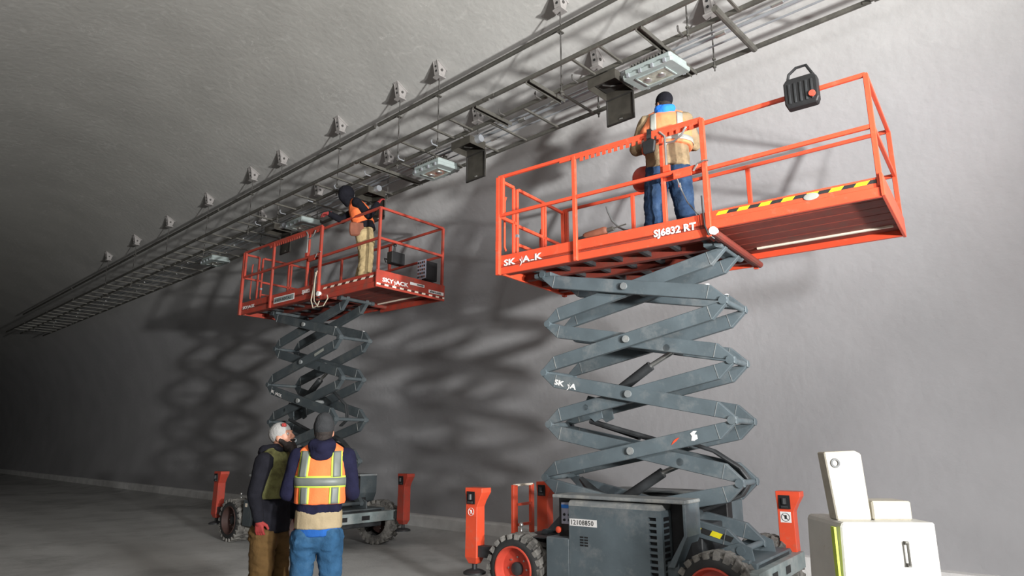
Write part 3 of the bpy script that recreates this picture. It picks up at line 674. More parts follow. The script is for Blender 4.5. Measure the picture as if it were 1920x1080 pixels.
        if near:
            m = MB(); m.box((c-.70, .025, .86), (c-.57, .042, 1.08)); cp = m.build('control_panel', 'lilac', P, .003)
            m = MB(); m.box((c-.695, .02, 1.02), (c-.575, .026, 1.055)); m.build('blue_strip', 'bluelabel', cp)
            for i in range(2):
                for j in range(2): m = MB(); m.lathe([(0, .014), (.014, .012)], (c-.66+.06*i, .025, .90+.055*j), (0, -1, 0), 10, cap=True); m.build('knob', 'dark', cp)
            m = MB(); m.lathe([(0, .03), (.03, .034), (.04, .02)], (c-.72, .02, .80), (0, -1, 0), 12, cap=True); m.build('stop_button', rd, P, smooth=True)
            m = MB(); m.lathe([(0, .02), (.03, .02)], (c-.60, .02, .79), (0, -1, 0), 12, cap=True); m.build('key_switch', 'dark', P)
            for i in range(2):
                for j in range(4): m = MB(); m.box((c-.40+.052*i, -.103, .675+.026*j), (c-.36+.052*i, -.0995, .69+.026*j)); m.build('vent_slot', 'dark', P)
    cover(True); cover(False)
    m = MB(); m.box((c-.75, .34, .60), (c+.72, 1.20, .90)); m.build('battery_tray', 'dirty', P, .01)
    m = MB(); m.box((c-.72, 1.06, .90), (c+.74, 1.22, 1.10)); m.build('tank', 'dark', P, .01)
    # wheels
    def wheel(u, v, near, steer=0):
        r, wd = .36, .31; sg = -1 if near else 1
        wh = empty('wheel', (u, v, r+.006), steer, None, None); wh.parent = P
        ax = V((0, sg, 0))
        m = MB(); m.lathe([(-wd/2, r*.60), (-wd/2, r*.80), (-wd/2+.03, r*.93), (0-.02, r*.945), (wd/2-.03, r*.93)], (0, 0, 0), ax, 48, 0); 
        m.lathe([(wd/2-.03, r*.93), (wd/2-.005, r*.84), (wd/2, r*.72), (wd/2-.01, r*.66)], (0, 0, 0), ax, 48, 1)
        ty = m.build('tyre', ['tyre', 'tyre_side'], wh, smooth=True)
        n = 22
        m = MB()
        for i in range(n):
            for side in (-1, 1):
                t = 2*PI*(i+(.5 if side > 0 else 0))/n; e = V((math.cos(t), 0, math.sin(t))); tg = V((-math.sin(t), 0, math.cos(t)))
                p0 = e*(r*.932)+V((0, side*(wd/2-.008), 0)); p1 = e*(r*.932)+V((0, -side*.01, 0))+tg*.045
                m.bar(p0, p1, .064, .058, e)
        tr = m.build('tread_lug', 'tyre', ty, .004); tr['kind'] = 'stuff'
        m = MB(); m.lathe([(wd/2-.012, r*.68), (wd/2+.004, r*.665), (wd/2+.004, r*.63), (wd/2-.03, r*.60), (wd/2-.10, r*.55), (wd/2-.105, r*.20), (wd/2-.10, .0)], (0, 0, 0), ax, 40); m.build('rim', rmm, wh, smooth=True)
        m = MB(); m.lathe([(wd/2-.105, .07), (wd/2-.07, .07), (wd/2-.06, .05), (wd/2-.055, .001)], (0, 0, 0), ax, 20); m.build('hub', 'dirty', wh, smooth=True)
        for i in range(8):
            t = 2*PI*i/8; m = MB(); m.lathe([(0, .011), (.014, .011)], (math.cos(t)*.12, sg*(wd/2-.104), math.sin(t)*.12), ax, 6, cap=True); m.build('wheel_nut', 'chrome', wh)
        m = MB(); m.tube([(0, -sg*.1, 0), (0, -sg*.34, 0)], .06, 12); m.build('axle', 'dirty', wh)
    wheel(c-1.23, .02, True); wheel(c+.97, .02, True); wheel(c-1.23, 1.48, False); wheel(c+.97+cfg['wfar'], 1.48, False, cfg.get('steer', 0))
    # stabiliser towers at the corners
    def tower(u, v, near, right):
        t = empty('stabiliser', (u, v, 0), 0, None, None); t.parent = P; k = 1 if right else 1
        w, d = .17, .15; z0_, z1_ = .36, 1.19
        def rect(z, a, b, sh=0, sv=0): return [(-a+sh, -b+sv, z), (a+sh, -b+sv, z), (a+sh, b+sv, z), (-a+sh, b+sv, z)]
        prof = [rect(z0_, .055, .045), rect(z0_+.07, .085, .075), rect(.98, .082, .072), rect(1.05, .098, .072, .016), rect(1.14, .125, .085, .04), rect(z1_, .125, .085, .04)]
        m = MB(); vs = sum(prof, []); fs = [(0, 3, 2, 1), (20, 21, 22, 23)]
        for i in range(5):
            for j in range(4): a = i*4+j; b = i*4+(j+1) % 4; fs.append((a, b, b+4, a+4))
        m.add(vs, fs); hs = m.build('tower_housing', rd, t, .004)
        m = MB(); m.box((-.055, -.092, 1.01), (.06, -.079, 1.15)); m.build('cylinder_opening', 'dark', t)
        m = MB(); m.tube([(0, -.10, 1.06), (0, -.10, 1.12)], .025, 10); m.tube([(-.03, -.10, 1.03), (.035, -.10, 1.03)], .014, 8); m.build('cylinder_head', 'dirty', t)
        if cfg['tape'] == 'y' and (near or u > c):
            m = MB(); m.box((-.055, -.0755, .87), (.055, -.0725, .98)); sg = m.build('warning_sticker', 'white' if not near else rd, t)
            m = MB()
            for k2 in range(20):
                a, b = 2*PI*k2/20, 2*PI*(k2+1)/20; m.bar((.042*math.cos(a), -.077, .925+.042*math.sin(a)), (.042*math.cos(b), -.077, .925+.042*math.sin(b)), .003, .008, (0, 1, 0))
            m.bar((-.03, -.077, .955), (.03, -.077, .895), .003, .008, (0, 1, 0)); m.box((-.012, -.0775, .905), (.012, -.0757, .945)); m.build('pictogram', 'white' if near else 'black_print', sg)
        m = MB(); m.tube([(0, 0, .30), (0, 0, .40)], .03, 12); m.build('ram', 'dirty', t)
        m = MB(); m.lathe([(0, .13), (.02, .13), (.04, .09), (.05, .05)], (0, 0, .25), (0, 0, 1), 16, cap=True); m.build('foot_pad', 'dirty', t, smooth=True)
        m = MB(); sgn = (1 if u < c else -1); m.box((min(0, sgn*.22)+.05*sgn, -.05, .44), (max(0, sgn*.22)+.05*sgn, .05, .56)); m.build('tower_arm', 'dirty', t)
    tower(uL, -.02, True, False); tower(uL-.05, 1.52, False, False); tower(uR, 1.52, False, True); 
    # entry ladder at the left end
    for v in (.60, .98): m = MB(); m.box((uL+.06, v, .60), (uL+.10, v+.09 if v < .9 else v+.07, 1.19)); m.build('ladder_post', rd, P, .004)
    for z in (.94, .70): m = MB(); m.box((uL+.07, .66, z), (uL+.10, 1.0, z+.03)); m.build('ladder_step', rd, P)
    m = MB(); m.box((uL+.065, .64, 1.175), (uL+.10, 1.02, 1.20)); m.build('ladder_step', 'cream', P)
    m = MB(); m.tube([(c-1.28, .10, .70), (c-1.28, .10, .77)], .01, 8); m.ell((c-1.28, .10, .80), .026); m.build('control_knob', 'chrome', P, smooth='all')
    m = MB(); m.box((c-1.35, .02, .69), (c-.9, .26, .70)); m.build('mudguard', 'dirty', P)
    # --- writing
    NU, NZ = (1, 0, 0), (0, 0, 1)
    f0 = -.0045
    if cfg['tape'] == 'y':
        logo((.075, f0-.002, zb+.10), NU, NZ, .105, 'wprint', P, ['SK', '_', '/', 'A', '-', 'K'])
        text('model_marking', 'SJ6832 RT', .105, (2.06, f0-.002, zb+.095), NU, NZ, 'wprint', P, .001, .004, 0, 1.05)
        aa, dd, n2 = arms[(2, vo)]
        A2 = V((ul, vo-.003, lv[3])); Ln2 = Ln; yy = lambda tt: h/2*(2*tt/Ln2-1)
        logo(A2+dd*.17+n2*(yy(.17)-.035), dd, n2, .082, 'white', P, ['SK', '_', '/', 'A'])
        aa, dd, n2 = arms[(1, vo)]
        A3 = V((ul, vo-.003, lv[1])); yy3 = lambda tt: h/2*(1-2*tt/Ln2)
        aa, dd, n2 = arms[(1, vo)]
        # remains of a sticker near the right tip
        m = MB(); q0 = A3+dd*1.82+n2*(yy3(1.82)-.03); m.prism([(0, .0), (.03, -.01), (.07, .0), (.075, .04), (.05, .05), (.085, .075), (.05, .085), (.01, .07), (.02, .04)], q0, dd, n2, (0, -1, 0), .002); m.build('peeled_sticker', 'white', P)
        m = MB(); q0 = A3+dd*1.60+n2*(yy3(1.60)-.03); m.prism([(0, .0), (.06, .02), (.11, .05), (.06, .045), (.03, .03)], q0, dd, n2, (0, -1, 0), .002); m.build('peeled_sticker', rd, P)
        m = MB(); m.box((c-.52, -.1025, .865), (c-.20, -.1, .935)); pl = m.build('number_plate', 'white', P)
        text('number', '12108850', .066, (c-.512, -.1035, .878), NU, NZ, 'black_print', pl, .0006, .0006, 0, 1.05)
        m = MB(); m.ell((3.62, .030, ez1-.06), (.07, .004, .035)); m.build('dust_patch', 'palesilver', P, smooth='all')
    else:
        logo((.08, f0-.002, zb+.10), NU, NZ, .075, 'wprint', P, ['SKY', '/', 'ACK'])
        m = MB(); m.box((1.22, f0-.003, zb+.055), (1.90, f0, zb+.17)); pl = m.build('nameplate', 'white', P)
        m = MB(); m.box((1.235, f0-.0045, zb+.068), (1.885, f0-.003, zb+.157)); m.build('nameplate_field', 'lampbody', pl)
        text('nameplate_text', 'AHERN RENTALS', .072, (1.25, f0-.005, zb+.085), NU, NZ, 'black_print', pl, .0006, .0015, 0, 1.02)
        text('model_marking', 'SJ6832', .09, (2.14, f0-.002, zb+.115), NU, NZ, 'wprint', P, .001, .002)
        ex = L+E+.032
        logo((ex, .12, ez0+.10), (0, 1, 0), NZ, .092, 'white', P, ['SKY', '/', 'ACK'])
        m = MB(); m.box((ex-.002, .70, ez0+.155), (ex, 1.02, ez0+.20)); pl = m.build('sticker', 'white', P)
        m = MB(); m.box((ex, .85, ez0+.165), (ex+.001, 1.0, ez0+.19)); m.build('sticker_print', 'silver', pl)
        m = MB(); m.box((ex-.002, 1.12, ez0+.09), (ex, 1.47, ez0+.145)); pl = m.build('sticker', 'white', P)
        text('sticker_text', 'ahern.com', .058, (ex+.0006, 1.15, ez0+.102), (0, 1, 0), NZ, 'black_print', pl, .0006, .002, 0, 1.05)
        aa, dd, n2 = arms[(2, vo)]; A2 = V((ul, vo-.003, lv[3])); yy = lambda tt: h/2*(2*tt/Ln-1)
        logo(A2+dd*.17+n2*(yy(.17)-.03), dd, n2, .07, 'wprint', P, ['SK', '_', '/', 'ACK'])
        aa, dd, n2 = arms[(3, vo)]
        m = MB(); A3 = V((ul, vo-.003, lv[3])); y3 = h/2*(1-2*1.75/Ln); m.prism([(0, 0), (.28, 0), (.28, .05), (0, .05)], A3+dd*1.55+n2*(y3-.02), dd, n2, (0, -1, 0), .002); m.build('sticker', 'palesilver', P)
        m = MB(); m.box((c-.52, -.1025, .87), (c+.10, -.1, .95)); pl = m.build('nameplate', 'palesilver', P)
        text('nameplate_text', 'AHERN RENTALS', .068, (c-.505, -.1035, .885), NU, NZ, 'black_print', pl, .0006, .001)
        m = MB(); m.box((c-.50, -.1025, 1.0), (c+.0, -.1, 1.045)); m.build('sticker', 'silver', P)
        m = MB(); m.box((c-.75, -.1025, .62), (c-.68, -.1, .68)); m.build('sticker', 'cream', P)
        m = MB(); m.ell((c-.62, .0, 1.24), (.05, .03, .02)); m.tube([(c-.75, .0, 1.17), (c-.62, 0, 1.25), (c-.55, .0, 1.20)], .012, 6); m.build('rail_clamp', 'white', P)
        m = MB(); m.tube([(c-.25, .05, 1.165), (c-.25, .05, 1.25)], .045, 12); m.build('beacon', 'rim', P, smooth=True)
    return R0

lift_r = scissor_lift(dict(x=-5.0145, y=6.1248, a=.03245, zb=3.7176, c=1.53, hw=1.10, uL=-.32, uR=2.76, eb=.075, ze=3.7176+1.27, tape='y', grey='grey', red='red', rim='rim', wfar=.0, steer=.0,
     label='right scissor lift with orange-red platform carrying the man in tan jacket'))
lift_l = scissor_lift(dict(x=-12.1821, y=6.7986, a=-.03245, zb=4.1725, c=1.76, hw=1.09, uL=-.12, uR=3.32, eb=-.06, ze=4.1725+1.27, tape='r', grey='grey_shaded', red='red_dark', rim='rim_dark', wfar=.0, steer=.35,
     label='left scissor lift with darker red platform carrying the man in black hood'))

def LR(u, v, z, a=.03245, x=-5.0145, y=6.1248):
    c, s = math.cos(a), math.sin(a); return V((x+c*u-s*v, y+s*u+c*v, z))
def LL(u, v, z): return LR(u, v, z, -.03245, -12.1821, 6.7986)

# ---------------------------------------------------------------- loose things on the lifts
def put(name, loc, rz, label, cat, group=None): return empty(name, loc, rz, label, cat, group)
o = put('equipment_case', LR(3.66, -.03, 4.78), .032, 'black plastic case with handle hung on the top rail, right edge', 'case')
m = MB(); m.prism([(-.13, .0), (.13, 0), (.15, .05), (.15, .26), (.12, .30), (-.12, .30), (-.15, .26), (-.15, .05)], (0, -.09, 0), (1, 0, 0), (0, 0, 1), (0, 1, 0), .10); m.build('case_body', 'dark', o, .01)
for k in range(5): m = MB(); m.box((-.11+.05*k, -.10, .04), (-.09+.05*k, -.088, .24)); m.build('rib', 'dirty', o, .003)
m = MB(); m.tube([(-.12, -.04, .29), (-.10, -.04, .37), (-.03, -.04, .42), (.06, -.04, .42), (.12, -.04, .29)], .014, 8); m.build('handle', 'dark', o, smooth=True)
m = MB(); m.lathe([(0, .03), (.02, .03)], (.1, -.10, .08), (0, -1, 0), 12, cap=True); m.build('red_button', 'rim', o)

o = put('hammer_drill', LR(1.05, .26, 3.845), .05, 'dark red and black hammer drill lying on the right platform', 'tool')
m = MB(); m.caps((.05, 0, .22), (.28, 0, .25), .055, .05); m.build('motor_body', 'leather', o, smooth=True)
m = MB(); m.caps((-.02, 0, .17), (.06, 0, .20), .07, .05); m.box((-.10, -.05, .0), (.02, .05, .13)); m.build('battery', 'dark', o, .006)
m = MB(); m.tube([(.05, 0, .20), (.10, 0, .05)], .025, 8); m.build('grip', 'dark', o)
m = MB(); m.tube([(.32, 0, .25), (.40, 0, .26)], .026, 10); m.tube([(.40, 0, .26), (.56, 0, .28)], .008, 6); m.build('chuck', 'galv', o)
o = put('tool_bag', LR(1.02, .42, 3.845), .05, 'low black tool bag behind the drill on the right platform', 'bag')
m = MB(); m.prism([(-.2, 0), (.2, 0), (.18, .16), (.10, .22), (-.14, .2), (-.19, .12)], (0, 0, 0), (1, 0, 0), (0, 0, 1), (0, 1, 0), .2); m.build('bag_body', 'dark', o, .02)
m = MB(); m.tube([(-.1, .1, .2), (-.05, .1, .28), (.05, .1, .29), (.1, .1, .21)], .01, 6); m.build('handle', 'dark', o)

o = put('hard_hat', LR(1.76, .52, 4.72), .3, 'orange hard hat hanging at the left hip of the man in tan jacket', 'hat')
m = MB(); m.lathe([(0, .17), (.01, .17), (.02, .145), (.06, .14), (.11, .11), (.14, .06), (.15, .001)], (0, 0, .0), (-.3, -.8, .1), 24); m.build('shell', 'rim', o, smooth=True)
m = MB(); m.lathe([(0, .05), (.004, .045)], V((0, 0, 0))-V((-.3, -.8, .1)).normalized()*.004, (-.3, -.8, .1), 12, cap=True); m.build('liner', 'white', o)

o = put('tool_pouch', LR(2.09, -.045, 4.74), .03, 'black pouch with strap hung over the top rail of the right lift', 'pouch')
m = MB(); m.prism([(-.07, 0), (.06, 0), (.08, .13), (.03, .16), (-.08, .14)], (0, -.05, 0), (1, 0, 0), (0, 0, 1), (0, 1, 0), .045); m.build('pouch_body', 'dark', o, .012)
m = MB(); m.bar((0, -.025, .14), (.0, -.012, .285), .05, .012, (0, 1, 0)); m.bar((-.01, .0, .285), (-.01, .05, .285), .05, .01); m.build('strap', 'dark', o)
m = MB(); m.box((-.022, -.04, .17), (.022, -.028, .21)); m.build('buckle', 'dirty', o)

o = put('hanging_hose', LR(.76, 1.46, 4.86), 0, 'thin grey hose hanging in an arc behind the right platform', 'hose')
m = MB(); m.tube([(-.02, 0, .02), (.0, 0, -.06), (.06, 0, -.2), (.15, 0, -.31), (.26, 0, -.38), (.38, 0, -.40)], .013, 8); m.build('hose', 'greyhose', o, smooth=True)
o = put('air_hose', LR(2.40, .12, 4.35), 0, 'thin dark hose with metal fitting hanging by the blue jeans on the right lift', 'hose')
m = MB(); m.tube([(-.08, -.1, .15), (-.06, -.02, .0), (.0, 0, -.18), (.12, 0, -.36), (.20, 0, -.44)], .008, 6); m.build('hose', 'greyhose', o, smooth=True)
m = MB(); m.tube([(-.066, -.02, .04), (-.06, -.02, -.01)], .016, 8); m.build('fitting', 'chrome', o)

o = put('electric_cable', LL(2.64, -.05, 4.2), 0, 'cream cable looped over the corner post of the left lift', 'cable')
m = MB(); m.tube([(.0, 0, .42), (-.03, -.01, .30), (-.04, -.01, .1), (.0, -.02, -.12), (.12, -.02, -.24), (.27, -.02, -.24), (.37, -.01, -.12), (.33, .0, -.06)], .009, 8); m.build('loop', 'hose', o, smooth=True)
m = MB(); m.tube([(-.04, 0, .4), (-.08, .0, .1), (-.09, -.02, -.1), (-.02, -.02, -.24), (.10, -.02, -.22), (.15, -.02, -.14)], .010, 8); m.build('loop', 'hose', o, smooth=True)

o = put('manual_box', LL(4.0, 1.30, 4.48), -.032, 'black document box with printed grid at the far corner of the left lift', 'box')
m = MB(); m.box((-.06, -.10, 0), (.06, .16, .34)); m.build('box_body', 'dark', o, .006)
m = MB(); m.box((-.16, -.112, .02), (.055, -.104, .36)); pg = m.build('printed_sheet', 'lilac', o)
for r in range(5):
    for q in range(4): m = MB(); m.box((-.15+.05*q, -.115, .04+.065*r), (-.115+.05*q, -.112, .075+.065*r)); m.build('printed_square', 'leather' if (r+q) % 2 else 'black_print', pg)
o = put('control_console', LL(4.06, .52, 4.60), -.032, 'black control console hung on the end rail of the left lift', 'control box')
m = MB(); m.box((-.08, -.14, 0), (.06, .14, .20)); m.build('console_body', 'dark', o, .01)
m = MB(); m.tube([(.0, -.05, .2), (.01, -.05, .31)], .018, 8); m.ell((.01, -.05, .32), .03); m.build('joystick', 'dark', o, smooth=True)
m = MB(); m.tube([(-.10, -.14, .03), (-.14, -.14, .1), (-.14, .14, .1), (-.10, .14, .03)], .012, 6); m.build('guard_hoop', 'dark', o)

# --- machine cut by the right edge: beige mast and white cabinet
o = put('compressor', (-1.13, 4.75, 0), .62, 'off-white steel machine with beige mast at the right edge', 'machine')
m = MB(); m.prism([(0, .10), (.62, .10), (.62, 1.20), (.05, 1.20), (.035, 1.17)], (0, 0, 0), (1, 0, 0), (0, 0, 1), (0, 1, 0), .55); m.build('cabinet', 'machine', o, .01)
for z in (.86, .66, .40): m = MB(); m.box((.03, -.006, z), (.60, .0, z+.008)); m.build('panel_seam', 'dirty', o)
m = MB(); m.prism([(.035, .70), (.58, .70), (.58, .84), (.05, .84), (.035, .80)], (0, -.006, 0), (1, 0, 0), (0, 0, 1), (0, 1, 0), .006); m.build('grey_band', 'lilac', o)
m = MB(); m.box((-.008, .0, .02), (.006, .05, 1.17)); m.build('edge_strip', 'lime', o)
m = MB(); m.prism([(.06, 1.2), (.28, 1.2), (.26, 1.62), (.22, 1.64), (.02, 1.63)], (0, .10, 0), (1, 0, 0), (0, 0, 1), (0, 1, 0), .12); ms = m.build('mast', 'beige', o, .008)
m = MB(); m.lathe([(0, .032), (.008, .030), (.008, .018), (0, .018)], (.085, .10, 1.56), (0, -1, 0), 18); m.build('pin_ring', 'dirty', ms, smooth=True)
m = MB(); m.box((.30, .12, 1.2), (.55, .35, 1.32)); m.build('valve_block', 'beige', o, .01)
for k in range(7): m = MB(); m.box((.30, -.008, .12+.035*k), (.54, .0, .135+.035*k)); m.build('vent_slot', 'dirty', o)
m = MB(); m.tube([(.42, -.03, .95), (.42, -.03, 1.08)], .008, 8); m.box((.41, -.03, .94), (.43, 0, .96)); m.box((.41, -.03, 1.07), (.43, 0, 1.09)); m.build('door_handle', 'galv', o)
for x in (.1, .52): m = MB(); m.tube([(x, .04, .1), (x, .51, .1)], .09, 16); m.build('foot_roller', 'tyre', o)

# ---------------------------------------------------------------- people
def bake(mb, name, mname, parent, voxel, smooth=2, wrinkle=0, wscale=9, stretch=(1, 1, 1), keep=None):
    me = bpy.data.meshes.new(name+'_raw'); me.from_pydata(mb.v, [], mb.f)
    bm = bmesh.new(); bm.from_mesh(me); bmesh.ops.recalc_face_normals(bm, faces=bm.faces); bm.to_mesh(me); bm.free()
    t = bpy.data.objects.new('tmp', me); COL.objects.link(t)
    r = t.modifiers.new('r', 'REMESH'); r.mode = 'VOXEL'; r.voxel_size = voxel
    sm = t.modifiers.new('s', 'SMOOTH'); sm.iterations = smooth; sm.factor = .5
    dg = bpy.context.evaluated_depsgraph_get(); out = bpy.data.meshes.new_from_object(t.evaluated_get(dg))
    bpy.data.objects.remove(t); bpy.data.meshes.remove(me)
    out.name = name
    if wrinkle:
        seed = random.random()*50
        nr = [v.normal.copy() for v in out.vertices]
        for v, n in zip(out.vertices, nr):
            q = V((v.co.x*stretch[0], v.co.y*stretch[1], v.co.z*stretch[2]))*wscale+V((seed, 0, 0))
            a = noise.noise(q); b = 1-abs(noise.noise(q*1.7+V((7, 3, 1))))*2
            v.co += n*(wrinkle*(a*.6+b*.5))
    if keep:
        bm = bmesh.new(); bm.from_mesh(out); dele = [f for f in bm.faces if not keep(f.calc_center_median())]
        bmesh.ops.delete(bm, geom=dele, context='FACES'); bm.to_mesh(out); bm.free()
    out.materials.clear(); out.materials.append(MT[mname])
    out.polygons.foreach_set('use_smooth', [True]*len(out.polygons)); out.update()
    o = bpy.data.objects.new(name, out); COL.objects.link(o); o.parent = parent
    return o

def hand(mb, wr, dr, up, side, curl=.5, fat=1.0):
    "palm and five fingers; dr = direction of the hand, up = back-of-hand normal, side = +1/-1 picks the thumb side"
    dr = V(dr).normalized(); up = V(up); up = (up-dr*up.dot(dr)).normalized(); lat = dr.cross(up)*side
    wr = V(wr)
    for k, off in enumerate((-.027, -.009, .009, .027)):
        mb.caps(wr+lat*off*.6, wr+dr*.088+lat*off, .016*fat, .0135*fat, 10)
    for k, (off, ln) in enumerate(((.030, .072), (.010, .080), (-.010, .075), (-.030, .058))):
        p = wr+dr*.088+lat*off; a = curl*.5
        for j in range(3):
            q = p+(dr*math.cos(a)-up*math.sin(a)+lat*off*.6)*(ln*(.45, .32, .27)[j]); mb.caps(p, q, (.0105-.001*j)*fat, (.0097-.001*j)*fat, 8); p = q; a += curl
    p = wr+dr*.025+lat*.030; q = p+(dr*.6+lat*.75-up*.25).normalized()*.042; mb.caps(p, q, .014*fat, .012*fat, 8)
    r_ = q+(dr*.9+lat*.25-up*.35).normalized()*.034; mb.caps(q, r_, .0115*fat, .0095*fat, 8)

def rotm(d, up=(0, 0, 1)):
    "matrix whose local +y looks along d"
    y = V(d).normalized(); z = V(up); z = (z-y*z.dot(y)).normalized(); x = y.cross(z)
    return Matrix((x, y, z)).transposed()

def person(loc, rz, J, style, label):
    P = empty('person', loc, rz, label, 'person')
    j = {k: V(v) for k, v in J.items()}
    hs = style.get('scale', 1.0)
    # ---- body: one continuous surface from head to toe
    b = MB()
    pel, che, nek, hd = j['pelvis'], j['chest'], j['neck'], j['head']
    b.loft([(pel-V((0, 0, .10)), .13, .10), (pel, .155, .11), (pel.lerp(che, .45), .13, .095), (che, .16, .11), (che.lerp(nek, .6), .15, .09), (nek-V((0, 0, .0)), .06, .06)])
    b.caps(nek-(hd-nek)*.15, hd-(hd-nek).normalized()*.05, .062, .055)
    HM = rotm(j['look'])
    H = lambda x, y, z: hd+HM@V((x, y, z))
    b.ell(H(0, -.01, .03), (.076, .096, .105), 18, 12, HM); b.ell(H(0, .03, -.055), (.055, .065, .065), 14, 10, HM)
    b.ell(H(0, .088, -.10), (.022, .020, .020), 10, 8, HM)
    b.caps(H(0, .090, .030), H(0, .112, -.022), .010, .017, 8); b.caps(H(-.014, .098, -.026), H(.014, .098, -.026), .010, .010, 8)
    b.caps(H(-.035, .080, .042), H(.035, .080, .042), .014, .014, 8); b.caps(H(-.022, .088, -.060), H(.022, .088, -.060), .009, .009, 8); b.caps(H(-.020, .087, -.070), H(.020, .087, -.070), .009, .009, 8)
    for sx in (-1, 1): b.ell(H(sx*.078, -.005, .0), (.010, .022, .034), 10, 8, HM)
    for s in ('L', 'R'):
        b.caps(j['sh'+s], j['el'+s], .052, .042); b.caps(j['el'+s], j['wr'+s], .041, .028)
        b.caps(j['sh'+s], che+V((0, 0, .1)), .05, .06)
        b.caps(j['hip'+s], j['kn'+s], .085, .056); b.caps(j['kn'+s], j['an'+s], .052, .036)
        b.caps(j['an'+s]+V((0, -.03, -.03)), j['an'+s]+j['toe'+s]*.9+V((0, 0, -.045)), .035, .03)
        if not style.get('gloves'): hand(b, j['wr'+s], j['hd'+s], j['hu'+s], (1 if s == 'L' else -1)*style.get('thumb', 1), style.get('curl', .5))
    body = bake(b, 'body', style['skin'], P, .0085, 3)
    # eyes
    for sx in (-1, 1):
        e = MB(); e.ell(H(sx*.031, .079, .018), .0120, 12, 8); ey = e.build('eye', 'eye', P, smooth='all')
        e = MB(); e.ell(H(sx*.031, .0875, .018), .0065, 10, 6); e.build('pupil', 'dark', ey, smooth='all')
    # ---- trousers
    t = MB(); w_ = style.get('leg', 1.0)
    t.loft([(pel-V((0, 0, .09)), .155, .125), (pel-V((0, 0, .0)), .178, .135), (pel+V((0, 0, .10)), .165, .12)])
    t.caps(j['hipL']+V((0, 0, .0)), j['hipR']+V((0, 0, .0)), .12, .12)
    for s in ('L', 'R'):
        t.caps(j['hip'+s]+V((0, 0, -.01)), j['kn'+s], .115*w_, .088*w_, 18); t.caps(j['kn'+s], j['an'+s]+V((0, 0, -.0)), .086*w_, .080*w_, 18)
        sgn = -1 if s == 'L' else 1
        t.ell(j['hip'+s]+V((0, -.05, .0)), (.10, .09, .11))
    tr = bake(t, 'trousers', style['trousers'], P, .011, 3, .019, 6.5, (1, 1, 1.5), keep=lambda c: c.z > .045)
    for s in ('L', 'R'):
        bt = MB(); a = j['an'+s]; bt.caps(a+V((0, -.035, -.045)), a+V((0, -.01, .04)), .05, .052); d = j['toe'+s]
        bt.caps(a+V((0, -.03, -.045)), a+d+V((0, 0, -.045)), .045, .042); bt.caps(a+d*.4+V((0, 0, -.01)), a+d+V((0, 0, -.045)), .046, .04)
        bt.box(a+V((-.045, -.08, -.09)), a+V((.045, max(d.y, .05)+.03, -.065))) if abs(d.x) < .08 else None
        bake(bt, 'boot', style.get('boot', 'boot'), P, .012, 2)
    # ---- jacket with sleeves
    k_ = MB(); hem = j['hem']; bw = style.get('bulk', 1.0)
    up = che.lerp(nek, .35); shw = (j['shR']-j['shL']).length/2
    torso = [(hem, .185*bw, .150*bw), (hem.lerp(pel+V((0, 0, .1)), .5) if hem.z < pel.z else hem.lerp(che, .2), .190*bw, .148*bw), (pel.lerp(che, .5), .185*bw, .138*bw), (che, .205*bw, .140*bw), (che.lerp(nek, .45), (shw+.01)*.98, .118*bw), (che.lerp(nek, .78), shw*.72, .092*bw), (nek, .088, .082)]
    k_.loft(torso, 28, .88)
    sl = style.get('sleeve', 1.0)
    for s in ('L', 'R'):
        inn = j['sh'+s].lerp(che.lerp(nek, .5), .25)
        k_.caps(inn, j['sh'+s], .085*sl, .080*sl); k_.caps(j['sh'+s], j['el'+s], .080*sl, .064*sl); k_.caps(j['el'+s], j['wr'+s].lerp(j['el'+s], .06), .063*sl, .048*sl)
    if style.get('hood') == 'down':
        hm = style.get('hood_mat', style['jacket']); 
        hk = MB(); bk = nek+V((0, -.05, .0))
        hk.caps(nek+V((-.05, .03, .035)), bk+V((-.07, -.04, .01)), .040, .050); hk.caps(bk+V((-.07, -.04, .01)), bk+V((0, -.08, -.015)), .050, .058); hk.caps(bk+V((0, -.08, -.015)), bk+V((.07, -.04, .01)), .058, .050); hk.caps(bk+V((.07, -.04, .01)), nek+V((.05, .03, .035)), .050, .040)
        hk.caps(nek+V((-.07, .05, .02)), nek+V((.07, .05, .02)), .035, .035); hk.ell(bk+V((0, -.035, -.02)), (.115, .06, .07)); hk.ell(nek+V((0, 0, .0)), (.10, .085, .05))
        if style.get('hood_drop'): hk.ell(bk+V((0, -.065, -.055)), (.10, .045, .07))
        bake(hk, 'hood', hm, P, .010, 4, .005, 14)
    jk = bake(k_, 'jacket', style['jacket'], P, .011, 5, style.get('wr', .008), 8, (1, 1, .8))
    # ---- hem layers that show below the jacket
    for nm, mt, z0, z1, rx, ry in style.get('layers', []):
        q = MB(); cc = V((pel.x, pel.y, 0)); q.loft([(cc+V((0, 0, z0)), rx, ry), (cc+V((0, 0, (z0+z1)/2)), rx*.985, ry*.985), (cc+V((0, 0, z1)), rx*.97, ry*.97)], 28, .9)
        bake(q, nm, mt, P, .010, 2, .006, 11, (1, 1, .3))
    # ---- vest
    if style.get('vest'):
        vm = MB(); z0 = style['vest_hem']; base = torso[:]; inf = style.get('vest_inf', .016)
        cs = [V(r[0]) for r in base]
        rings = []
        for (c_, rx, ry) in base:
            if V(c_).z >= z0-.001: rings.append((c_, rx+inf, ry+inf))
        lowc = hem.lerp(che, max(0, (z0-hem.z)/(che.z-hem.z))) if z0 > hem.z else hem
        rings = [(lowc, .198*bw+inf, .150*bw+inf)]+[r for r in rings if V(r[0]).z > z0+.04]
        rings = rings[:-1]
        # shoulders: narrower than the sleeves so the armholes read
        rings[-2] = (rings[-2][0], rings[-2][1]*.90, rings[-2][2]+.004)
        rings.append((nek+V((0, -.01, -.015)), .10, .088))
        vm.loft(rings, 30, .86)
